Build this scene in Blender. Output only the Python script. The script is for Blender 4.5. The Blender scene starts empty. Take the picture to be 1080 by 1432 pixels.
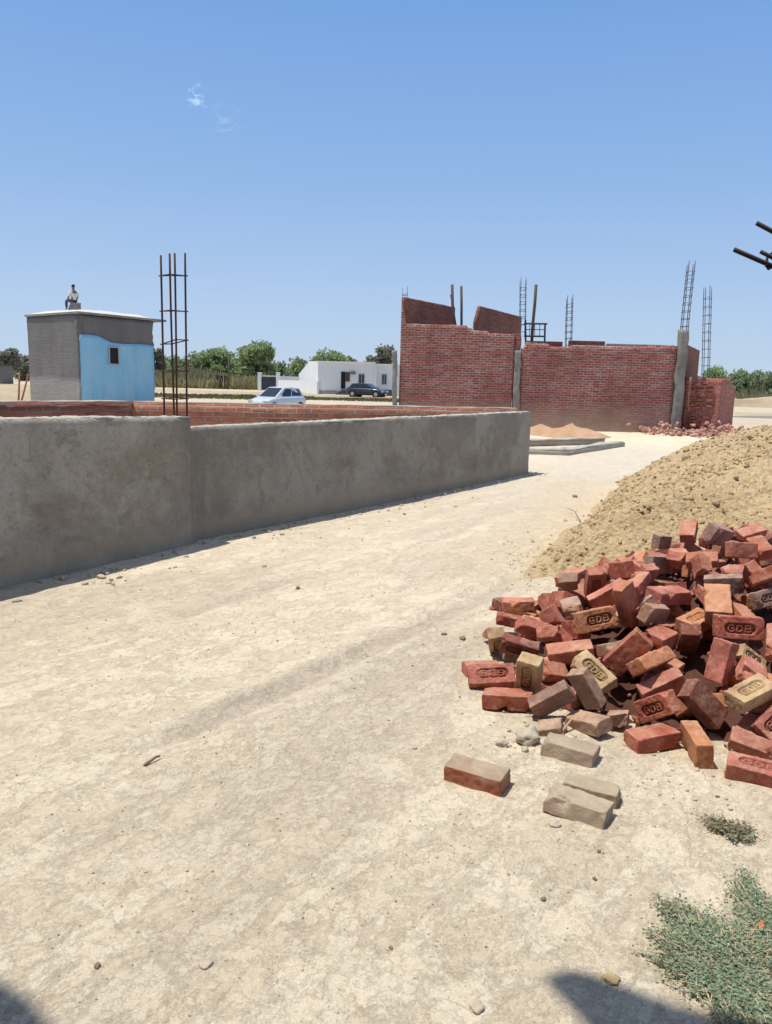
import bpy, math, random
import numpy as np
from mathutils import Vector, Matrix, Quaternion, Euler
random.seed(11); RNG = np.random.default_rng(11)
SC = bpy.context.scene
COL = SC.collection
rad = math.radians

# ------------------------------------------------------------------ camera model
F = 1085.0; PITCH = rad(9.6); ROLL = rad(1.5); EYE = 1.55
cp, sp, cr, sr = math.cos(PITCH), math.sin(PITCH), math.cos(ROLL), math.sin(ROLL)
FW = Vector((0, cp, -sp)); RT = Vector((cr, sr*sp, sr*cp)); UP = Vector((-sr, cr*sp, cr*cp))
def ray(x, y): return FW + RT*((x-540)/F) + UP*((716-y)/F)
def gp(x, y, z=0.0):
    d = ray(x, y); t = (z-EYE)/d.z; return Vector((d.x*t, d.y*t, z))
def aty(x, y, Y):
    d = ray(x, y); t = Y/d.y; return Vector((d.x*t, Y, EYE+d.z*t))

# ------------------------------------------------------------------ noise
def _h(ix, iy, iz, s):
    n = (ix.astype(np.int64)*374761393 + iy.astype(np.int64)*668265263 + iz.astype(np.int64)*2147483647 + s*1274126177) & 0xffffffff
    n = ((n ^ (n >> 13))*1274126177) & 0xffffffff
    n = (n ^ (n >> 16)) & 0xffffff
    return n/float(0xffffff)*2-1
def vn(p, s=0):
    p = np.asarray(p, float); i = np.floor(p); f = p-i; f = f*f*f*(f*(f*6-15)+10); i = i.astype(np.int64)
    r = 0
    for a in (0, 1):
        for b in (0, 1):
            for c in (0, 1):
                w = (f[..., 0] if a else 1-f[..., 0])*(f[..., 1] if b else 1-f[..., 1])*(f[..., 2] if c else 1-f[..., 2])
                r = r + w*_h(i[..., 0]+a, i[..., 1]+b, i[..., 2]+c, s)
    return r
def fbm(p, sc, o=3, s=0):
    p = np.asarray(p, float); r = 0; a = 1.0; t = 0
    for k in range(o):
        r = r + a*vn(p*sc+17.3*k, s+k*7); t += a; a *= .5; sc = sc*2.03
    return r/t
def sst(a, b, x):
    t = np.clip((x-a)/(b-a), 0, 1); return t*t*(3-2*t)

# ------------------------------------------------------------------ node material helpers
class NM:
    def __init__(s, name):
        s.m = bpy.data.materials.new(name); s.m.use_nodes = True; s.t = s.m.node_tree; s.t.nodes.clear()
        s.out = s.n('ShaderNodeOutputMaterial'); s.b = s.n('ShaderNodeBsdfPrincipled')
        s.l(s.b.outputs[0], s.out.inputs[0]); s.b.inputs['Roughness'].default_value = .9
        s.b.inputs['Specular IOR Level'].default_value = .25
    def n(s, t, **k):
        x = s.t.nodes.new(t)
        for a, v in k.items(): setattr(x, a, v)
        return x
    def l(s, a, b): s.t.links.new(a, b)
    def put(s, sock, v):
        if isinstance(v, bpy.types.NodeSocket): s.l(v, sock)
        elif isinstance(v, (tuple, list)) and len(v) == 3 and sock.type == 'RGBA': sock.default_value = (*v, 1)
        else: sock.default_value = v
    def coord(s, w='Object'): return s.n('ShaderNodeTexCoord').outputs[w]
    def mapping(s, v, scale=(1, 1, 1), rot=(0, 0, 0), loc=(0, 0, 0)):
        x = s.n('ShaderNodeMapping'); s.l(v, x.inputs[0]); x.inputs[1].default_value = loc; x.inputs[2].default_value = rot; x.inputs[3].default_value = scale
        return x.outputs[0]
    def noise(s, v, scale, detail=4, rough=.55, dist=0.0):
        x = s.n('ShaderNodeTexNoise'); s.l(v, x.inputs['Vector']); x.inputs['Scale'].default_value = scale
        x.inputs['Detail'].default_value = detail; x.inputs['Roughness'].default_value = rough; x.inputs['Distortion'].default_value = dist
        return x.outputs[0]
    def vor(s, v, scale, feature='F1', out=0):
        x = s.n('ShaderNodeTexVoronoi', feature=feature); s.l(v, x.inputs['Vector']); x.inputs['Scale'].default_value = scale
        return x.outputs[out]
    def ramp(s, f, stops):
        x = s.n('ShaderNodeValToRGB'); s.l(f, x.inputs[0]); e = x.color_ramp.elements
        while len(e) < len(stops): e.new(.5)
        for q, (p, c) in zip(e, stops):
            q.position = p; q.color = (*c, 1) if isinstance(c, (tuple, list)) else (c, c, c, 1)
        return x.outputs[0]
    def mix(s, f, a, b, mode='MIX'):
        x = s.n('ShaderNodeMix', data_type='RGBA', blend_type=mode); s.put(x.inputs[0], f); s.put(x.inputs[6], a); s.put(x.inputs[7], b)
        return x.outputs[2]
    def math(s, op, a, b=0.0, c=0.0):
        x = s.n('ShaderNodeMath', operation=op); s.put(x.inputs[0], a); s.put(x.inputs[1], b); s.put(x.inputs[2], c); return x.outputs[0]
    def bump(s, hs, strength=.5, dist=.01):
        prev = None
        for h, d in (hs if isinstance(hs, list) else [(hs, dist)]):
            x = s.n('ShaderNodeBump'); s.l(h, x.inputs['Height']); x.inputs['Strength'].default_value = strength; x.inputs['Distance'].default_value = d
            if prev: s.l(prev, x.inputs['Normal'])
            prev = x.outputs[0]
        s.l(prev, s.b.inputs['Normal'])
    def col(s, c): s.put(s.b.inputs['Base Color'], c); return s
    def rough(s, v): s.put(s.b.inputs['Roughness'], v); return s
    def metal(s, v): s.put(s.b.inputs['Metallic'], v); return s
def flat(name, c, rough=.7, metal=0, var=.18, scale=6, spec=.3):
    m = NM(name); k = m.noise(m.coord(), scale, 5, .6)
    m.col(m.mix(k, tuple(x*(1-var) for x in c), tuple(min(1, x*(1+var)) for x in c))); m.rough(rough).metal(metal)
    m.b.inputs['Specular IOR Level'].default_value = spec
    m.bump(m.noise(m.coord(), scale*6, 3), .15, .004)
    return m.m

# ------------------------------------------------------------------ mesh helpers
def mesh_obj(name, V, Fc, mat=None, parent=None, smooth=False, loc=None, attr=None):
    me = bpy.data.meshes.new(name); V = np.asarray(V, float)
    me.from_pydata(V.tolist(), [], [tuple(int(i) for i in f) for f in Fc]) if not isinstance(Fc, np.ndarray) else grid_mesh(me, V, Fc)
    if mat: me.materials.append(mat)
    if smooth: me.polygons.foreach_set('use_smooth', np.ones(len(me.polygons), bool))
    if attr is not None:
        for an, av in attr.items():
            a = me.attributes.new(an, 'FLOAT', 'POINT' if len(av) == len(me.vertices) else 'FACE'); a.data.foreach_set('value', np.asarray(av, np.float32))
    me.update()
    o = bpy.data.objects.new(name, me); COL.objects.link(o)
    if parent: o.parent = parent
    if loc is not None: o.location = loc
    return o
def grid_mesh(me, V, Q):
    n = len(Q); k = Q.shape[1]
    me.vertices.add(len(V)); me.vertices.foreach_set('co', V.astype(np.float32).ravel())
    me.loops.add(n*k); me.loops.foreach_set('vertex_index', Q.astype(np.int32).ravel())
    me.polygons.add(n); me.polygons.foreach_set('loop_start', np.arange(0, n*k, k, dtype=np.int32))
    me.update(calc_edges=True); me.validate()
def empty(name, loc=(0, 0, 0), rz=0.0):
    o = bpy.data.objects.new(name, None); o.empty_display_size = .2; COL.objects.link(o); o.location = loc; o.rotation_euler = (0, 0, rz); return o
def tag(o, label=None, cat=None, group=None, kind=None):
    if label: o['label'] = label
    if cat: o['category'] = cat
    if group: o['group'] = group
    if kind: o['kind'] = kind
    return o
class MB:
    def __init__(s): s.v = []; s.f = []
    def add(s, V, Fc):
        b = len(s.v); s.v += [tuple(v) for v in V]; s.f += [tuple(i+b for i in f) for f in Fc]; return s
    def box(s, c, d, rz=0.0, M=None):
        P = []
        for z in (-1, 1):
            for x, y in ((-1, -1), (1, -1), (1, 1), (-1, 1)):
                p = Vector((x*d[0]/2, y*d[1]/2, z*d[2]/2))
                if M: p = M @ p
                elif rz: p = Matrix.Rotation(rz, 3, 'Z') @ p
                P.append(p+Vector(c))
        return s.add(P, [(3, 2, 1, 0), (4, 5, 6, 7), (0, 1, 5, 4), (1, 2, 6, 5), (2, 3, 7, 6), (3, 0, 4, 7)])
    def prism(s, pts, z0, z1):
        n = len(pts); P = [(p[0], p[1], z0) for p in pts]+[(p[0], p[1], z1) for p in pts]
        return s.add(P, [tuple(range(n-1, -1, -1)), tuple(range(n, 2*n))]+[(i, (i+1) % n, n+(i+1) % n, n+i) for i in range(n)])
    def tube(s, pts, r, n=8, ribs=False):
        pts = [Vector(p) for p in pts]; rings = []
        up = Vector((.31, .17, .93))
        for i, p in enumerate(pts):
            t = (pts[min(i+1, len(pts)-1)]-pts[max(i-1, 0)]).normalized(); a = t.cross(up)
            if a.length < 1e-3: a = t.cross(Vector((1, 0, 0)))
            a.normalize(); b = t.cross(a); rr = r[i] if isinstance(r, (list, tuple)) else r
            rings.append([p+(a*math.cos(2*math.pi*k/n)+b*math.sin(2*math.pi*k/n))*rr for k in range(n)])
        V = [v for g in rings for v in g]; Fc = []
        for i in range(len(rings)-1):
            for k in range(n): Fc.append((i*n+k, i*n+(k+1) % n, (i+1)*n+(k+1) % n, (i+1)*n+k))
        Fc += [tuple(range(n-1, -1, -1)), tuple((len(rings)-1)*n+k for k in range(n))]
        return s.add(V, Fc)
    def build(s, name, mat, parent=None, smooth=False, loc=None): return mesh_obj(name, s.v, s.f, mat, parent, smooth, loc)
def gridbox(us, vs, ws, func):
    """closed box of grids over parameter lists; func maps an (n,3) array of (u,v,w) to points"""
    P = []; Q = []; base = 0
    L = [np.asarray(us, float), np.asarray(vs, float), np.asarray(ws, float)]
    for ax in range(3):
        o = [i for i in range(3) if i != ax]
        A, B = np.meshgrid(L[o[0]], L[o[1]], indexing='ij'); na, nb = A.shape
        for side in (0, -1):
            p = np.zeros((na*nb, 3)); p[:, o[0]] = A.ravel(); p[:, o[1]] = B.ravel(); p[:, ax] = L[ax][side]
            i = (np.arange(na-1)[:, None]*nb+np.arange(nb-1)[None, :]).ravel()+base
            q = np.stack([i, i+nb, i+nb+1, i+1], 1)
            if (side == 0) ^ (ax == 1): q = q[:, ::-1]
            P.append(p); Q.append(q); base += na*nb
    return func(np.vstack(P)), np.vstack(Q)
def weld(o, d=.0004):
    import bmesh
    bm = bmesh.new(); bm.from_mesh(o.data); bmesh.ops.remove_doubles(bm, verts=bm.verts, dist=d); bm.to_mesh(o.data); bm.free(); return o
def lin(a, b, step): return np.linspace(a, b, max(2, int(round(abs(b-a)/step))+1))
def children(o): return list(o.children)
def copy_tree(o, parent=None):
    c = o.copy(); COL.objects.link(c)
    if parent: c.parent = parent
    for ch in children(o): copy_tree(ch, c)
    return c

# ------------------------------------------------------------------ sun, sky, camera
SUN_EL = rad(73); SUN_H = Vector((-.992, -.12, 0)).normalized()
SUN = Vector((SUN_H.x*math.cos(SUN_EL), SUN_H.y*math.cos(SUN_EL), math.sin(SUN_EL)))
def shade_shift(z): return SUN_H*(z/math.tan(SUN_EL))
w = bpy.data.worlds.new('World'); SC.world = w; w.use_nodes = True
nt = w.node_tree; nt.nodes.clear()
wo = nt.nodes.new('ShaderNodeOutputWorld'); bg = nt.nodes.new('ShaderNodeBackground'); sky = nt.nodes.new('ShaderNodeTexSky')
sky.sky_type = 'NISHITA'; sky.sun_disc = False; sky.sun_elevation = SUN_EL; sky.sun_rotation = math.atan2(SUN.x, SUN.y)
sky.altitude = 100; sky.air_density = 1.0; sky.dust_density = .45; sky.ozone_density = 1.3
hsv = nt.nodes.new('ShaderNodeHueSaturation'); hsv.inputs['Saturation'].default_value = 1.12; hsv.inputs['Hue'].default_value = .5
nt.links.new(sky.outputs[0], hsv.inputs['Color'])
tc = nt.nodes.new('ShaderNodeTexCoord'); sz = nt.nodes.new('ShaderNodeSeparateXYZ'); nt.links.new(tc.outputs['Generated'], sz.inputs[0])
hr = nt.nodes.new('ShaderNodeValToRGB'); nt.links.new(sz.outputs[2], hr.inputs[0]); el = hr.color_ramp.elements     # sky tint, hazy low down; unseen upper sky whitened for less blue shadow fill
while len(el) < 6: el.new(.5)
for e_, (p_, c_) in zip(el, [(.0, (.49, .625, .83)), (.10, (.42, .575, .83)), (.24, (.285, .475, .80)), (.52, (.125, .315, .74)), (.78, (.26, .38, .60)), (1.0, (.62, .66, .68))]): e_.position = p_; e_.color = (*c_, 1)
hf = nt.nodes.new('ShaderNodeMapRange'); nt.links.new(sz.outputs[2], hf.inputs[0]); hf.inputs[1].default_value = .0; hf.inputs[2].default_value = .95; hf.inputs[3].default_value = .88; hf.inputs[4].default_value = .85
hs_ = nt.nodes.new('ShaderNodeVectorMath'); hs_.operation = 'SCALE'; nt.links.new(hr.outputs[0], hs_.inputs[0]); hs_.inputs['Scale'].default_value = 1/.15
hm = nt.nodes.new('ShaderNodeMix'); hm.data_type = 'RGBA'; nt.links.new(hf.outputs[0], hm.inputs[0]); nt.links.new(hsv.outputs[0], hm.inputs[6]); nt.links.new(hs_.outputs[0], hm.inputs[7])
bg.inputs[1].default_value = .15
# a small faint wisp of cloud high in the sky, a patch of noise around one direction
geo = nt.nodes.new('ShaderNodeTexCoord')
def wisp(px, py, size, amount, seed):
    d = ray(px, py).normalized()
    dt = nt.nodes.new('ShaderNodeVectorMath'); dt.operation = 'DISTANCE'; nt.links.new(geo.outputs['Generated'], dt.inputs[0]); dt.inputs[1].default_value = d
    mr = nt.nodes.new('ShaderNodeMapRange'); nt.links.new(dt.outputs['Value'], mr.inputs[0]); mr.inputs[1].default_value = size; mr.inputs[2].default_value = size*.1; mr.inputs[3].default_value = 0; mr.inputs[4].default_value = 1
    mp = nt.nodes.new('ShaderNodeMapping'); nt.links.new(geo.outputs['Generated'], mp.inputs[0]); mp.inputs[1].default_value = (seed, 0, 0); mp.inputs[3].default_value = (1, 1, 1.6)
    no = nt.nodes.new('ShaderNodeTexNoise'); nt.links.new(mp.outputs[0], no.inputs['Vector']); no.inputs['Scale'].default_value = 95; no.inputs['Detail'].default_value = 5; no.inputs['Distortion'].default_value = .6
    r2 = nt.nodes.new('ShaderNodeMapRange'); nt.links.new(no.outputs[0], r2.inputs[0]); r2.inputs[1].default_value = .48; r2.inputs[2].default_value = .78
    mu = nt.nodes.new('ShaderNodeMath'); mu.operation = 'MULTIPLY'; nt.links.new(mr.outputs[0], mu.inputs[0]); nt.links.new(r2.outputs[0], mu.inputs[1])
    m2 = nt.nodes.new('ShaderNodeMath'); m2.operation = 'MULTIPLY'; nt.links.new(mu.outputs[0], m2.inputs[0]); m2.inputs[1].default_value = amount
    return m2.outputs[0]
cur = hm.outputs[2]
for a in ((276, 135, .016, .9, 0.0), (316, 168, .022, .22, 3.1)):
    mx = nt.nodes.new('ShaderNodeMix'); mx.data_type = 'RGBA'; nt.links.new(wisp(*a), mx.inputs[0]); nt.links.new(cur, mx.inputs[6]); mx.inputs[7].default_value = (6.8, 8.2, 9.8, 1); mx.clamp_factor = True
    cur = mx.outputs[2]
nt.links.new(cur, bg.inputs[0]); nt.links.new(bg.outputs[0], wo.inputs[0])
sl = bpy.data.lights.new('sun', 'SUN'); sl.energy = 5.0; sl.angle = rad(.53); sl.color = (1, .94, .83)
so = bpy.data.objects.new('sun', sl); COL.objects.link(so); so.rotation_euler = (-SUN).to_track_quat('-Z', 'Y').to_euler()
cd = bpy.data.cameras.new('camera'); cam = bpy.data.objects.new('camera', cd); COL.objects.link(cam); SC.camera = cam
cd.sensor_fit = 'VERTICAL'; cd.sensor_height = 24; cd.lens = F/1432*24; cd.clip_start = .05; cd.clip_end = 9000
cam.matrix_world = Matrix.Translation((0, 0, EYE)) @ Matrix((RT, UP, -FW)).transposed().to_4x4()
SC.view_settings.view_transform = 'Standard'; SC.view_settings.look = 'None'; SC.view_settings.exposure = 0
SC.cycles.max_bounces = 6

# ------------------------------------------------------------------ layout points
A_DIR = Vector((.552, .834, 0)); B_DIR = Vector((.834, -.552, 0))     # the plots' two directions
W0 = Vector((-4.25, 2.70, 0)); WJ = Vector((-1.79, 7.11, 0)); W1 = Vector((2.51, 13.65, 0))
ROAD_A = gp(350, 985); ROAD_B = gp(560, 880)

# ------------------------------------------------------------------ ground
def seg_dist(P, a, b):
    ab = np.array([b[0]-a[0], b[1]-a[1]]); ap = P-np.array([a[0], a[1]]); t = np.clip((ap@ab)/(ab@ab), 0, 1)
    return np.linalg.norm(ap-t[:, None]*ab, axis=1), t
def ground_h(x, y):
    x = np.asarray(x, float); y = np.asarray(y, float); P = np.stack([x, y, 0*x], -1)
    # streaks run along the lane
    u = x*A_DIR.x+y*A_DIR.y; v = x*B_DIR.x+y*B_DIR.y
    S = np.stack([u*.25, v, 0*u], -1)
    near = np.exp(-np.maximum(y-6, 0)/14)
    h = .012*fbm(S, .9, 3, 3)+(.009*fbm(P, 2.2, 3, 9)+.0075*fbm(P, 8.0, 3, 21))*near
    h = h + (.004*fbm(np.stack([u*.5, v, 0*u], -1), 16, 2, 4))*near
    h = h-.47*np.exp(-(((x+6.2)/7)**2+((y-44)/7)**2)**2)
    # wheel rut
    v0 = ROAD_A.x*B_DIR.x+ROAD_A.y*B_DIR.y; dv = v-v0+.05*np.sin(u*.9)+.03*vn(S*2.1, 5)
    m = sst(1.6, 2.3, u)*(1-sst(9, 14, u))
    for of, am in ((0, 1.), (1.32, .55), (-.42, .35), (-1.0, .5), (2.1, .4)):
        e_ = dv+of+.04*np.sin(u*1.7+of*5); mm = m*am*(.6+.8*np.clip(vn(np.stack([u*.8, 0*u+of, 0*u], -1), 8)+.3, 0, 1)) if of else m
        h = h-mm*.020*np.exp(-(e_/.07)**2)+mm*.010*np.exp(-((np.abs(e_)-.15)/.05)**2)
    return h
def gz(x, y): return float(ground_h(np.array([x]), np.array([y]))[0])
def graded(a, b, fine, lo, hi, g=1.09, first=None):
    c = list(np.arange(a, b, fine)); s = fine
    while c[-1] < hi: s *= g; c.append(c[-1]+s)
    d = [a]; s = fine
    while d[-1] > lo: s *= g; d.append(d[-1]-s)
    return np.array(d[:0:-1]+c)
gx = graded(-3.2, 3.4, .026, -5000, 5000, 1.075); gy = graded(1.2, 8.0, .026, -60, 6000, 1.05)
def gzq(x, y):
    i_ = np.clip(np.searchsorted(gx, x), 0, len(gx)-1); j_ = np.clip(np.searchsorted(gy, y), 0, len(gy)-1); return GZ[i_, j_]
GX, GY = np.meshgrid(gx, gy, indexing='ij'); V = np.stack([GX.ravel(), GY.ravel(), ground_h(GX.ravel(), GY.ravel())], 1)
GZ = V[:, 2].reshape(GX.shape)
nb = len(gy); i = (np.arange(len(gx)-1)[:, None]*nb+np.arange(nb-1)[None, :]).ravel(); Q = np.stack([i, i+nb, i+nb+1, i+1], 1)
P2 = V[:, :2]; u = P2@np.array([A_DIR.x, A_DIR.y]); v = P2@np.array([B_DIR.x, B_DIR.y])
v0 = ROAD_A.x*B_DIR.x+ROAD_A.y*B_DIR.y
S3 = np.stack([u*.22, v, 0*u], -1)
dv = v-v0+.05*np.sin(u*.9)
rut = sst(1.9, 2.4, u)*(1-sst(4.6, 6.5, u))*np.clip(1.25*np.exp(-(dv/.085)**4), 0, 1)*sst(-.45, .05, fbm(S3, 3.0, 3, 2)+.15)
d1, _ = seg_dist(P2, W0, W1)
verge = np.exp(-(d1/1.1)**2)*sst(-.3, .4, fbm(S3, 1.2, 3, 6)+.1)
for of, am in ((1.32, .4), (-.42, .3), (-1.0, .4), (2.1, .4)):
    e_ = dv+of+.04*np.sin(u*1.7+of*5); rut = np.maximum(rut, am*np.exp(-(e_/.10)**2)*sst(-.1, .3, fbm(S3, 2.2, 3, 70))*(1-sst(9, 13, u)))
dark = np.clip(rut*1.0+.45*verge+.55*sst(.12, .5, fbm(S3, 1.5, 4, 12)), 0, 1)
lane, tt = seg_dist(P2, gp(790, 690), gp(900, 632)); grey = np.exp(-(lane/2.0)**2)*.7
toe, _ = seg_dist(P2, (1.5, 6.6), (3.6, 11.8)); tan = np.clip(1-(toe-.25)/1.0, 0, 1)*sst(-.5, .3, fbm(S3, 1.6, 3, 55)+.25)
scrub = sst(24, 36, P2[:, 1])
far = sst(32, 48, P2[:, 1])
green = far*sst(-.02, .22, fbm(np.stack([P2[:, 0]*.035, P2[:, 1]*.10, 0*u], -1), 1.0, 3, 31))
ground = mesh_obj('ground', V, Q, None, smooth=True, attr={'dark': dark, 'grey': grey, 'green': green, 'tan': tan, 'scrub': scrub})
tag(ground, kind='structure')
m = NM('dusty_earth'); c = m.coord()
def at(nm):
    a = m.n('ShaderNodeAttribute', attribute_name=nm); return a.outputs['Fac']
al = m.mapping(c, (1, 1, 1), (0, 0, -math.atan2(A_DIR.y, A_DIR.x)))
st = m.mapping(al, (.55, 1, 1))
base = m.mix(m.ramp(m.noise(c, 1.1, 8, .70), [(.40, 0.), (.58, 1.)]), (.64, .53, .375), (.72, .605, .44))
crust = m.ramp(m.noise(st, 4.2, 10, .72, .25), [(.475, 0.), (.520, 1.)])          # pale trodden crust with ragged edges
crust2 = m.ramp(m.noise(c, 12, 9, .74), [(.50, 0.), (.545, 1.)])
base = m.mix(m.math('MULTIPLY', crust, .7), base, (.79, .685, .52))
base = m.mix(m.math('MULTIPLY', crust2, .25), base, (.82, .72, .56))
base = m.mix(m.math('MULTIPLY', m.ramp(m.noise(st, 7.5, 9, .76), [(.52, 0.), (.565, 1.)]), .42), base, (.56, .45, .31))
base = m.mix(m.math('MULTIPLY', m.ramp(m.noise(c, 17, 9, .78), [(.545, 0.), (.59, 1.)]), .40), base, (.53, .425, .295))
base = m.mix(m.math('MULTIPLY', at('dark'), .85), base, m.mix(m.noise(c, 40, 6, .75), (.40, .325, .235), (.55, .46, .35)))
base = m.mix(at('grey'), base, m.mix(m.noise(st, 3, 7, .7), (.48, .415, .325), (.63, .555, .45)))
wrp = m.n('ShaderNodeVectorMath', operation='MULTIPLY_ADD'); nzc = m.n('ShaderNodeTexNoise'); m.l(c, nzc.inputs['Vector']); nzc.inputs['Scale'].default_value = 6; nzc.inputs['Detail'].default_value = 5
m.l(nzc.outputs[1], wrp.inputs[0]); wrp.inputs[1].default_value = (.22, .22, .22); m.l(c, wrp.inputs[2])
crk = m.ramp(m.vor(wrp.outputs[0], 5.5, 'DISTANCE_TO_EDGE'), [(.0, 1.), (.035, 0.)])
crk = m.math('MULTIPLY', crk, m.ramp(m.noise(c, 1.9, 4), [(.5, 0.), (.62, 1.)]))
base = m.mix(m.math('MULTIPLY', crk, .35), base, (.38, .295, .19))
base = m.mix(m.math('MULTIPLY', m.ramp(m.noise(c, 75, 6, .78), [(.56, 0.), (.63, 1.)]), .4), base, (.42, .335, .23))
base = m.mix(m.math('MULTIPLY', m.ramp(m.noise(c, 52, 6, .78), [(.55, 0.), (.62, 1.)]), .45), base, (.84, .75, .59))
base = m.mix(m.math('MULTIPLY', at('tan'), .9), base, m.mix(m.noise(c, 2, 7, .7), (.56, .43, .265), (.69, .55, .365)))
base = m.mix(m.math('MULTIPLY', at('scrub'), .75), base, m.mix(m.noise(c, .35, 6, .7), (.34, .27, .175), (.50, .41, .285)))
base = m.mix(m.math('MULTIPLY', at('green'), .85), base, m.mix(m.noise(c, .6, 4), (.15, .16, .07), (.30, .25, .13)))
base = m.mix(.12, base, (.60, .56, .52)); m.col(base); m.rough(.95)
m.bump([(crust, .0035), (crust2, .002), (m.noise(c, 7, 8, .72), .026), (m.noise(st, 24, 6, .75), .014), (m.noise(c, 95, 5, .78), .006)], .9)
ground.data.materials.append(m.m)
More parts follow.
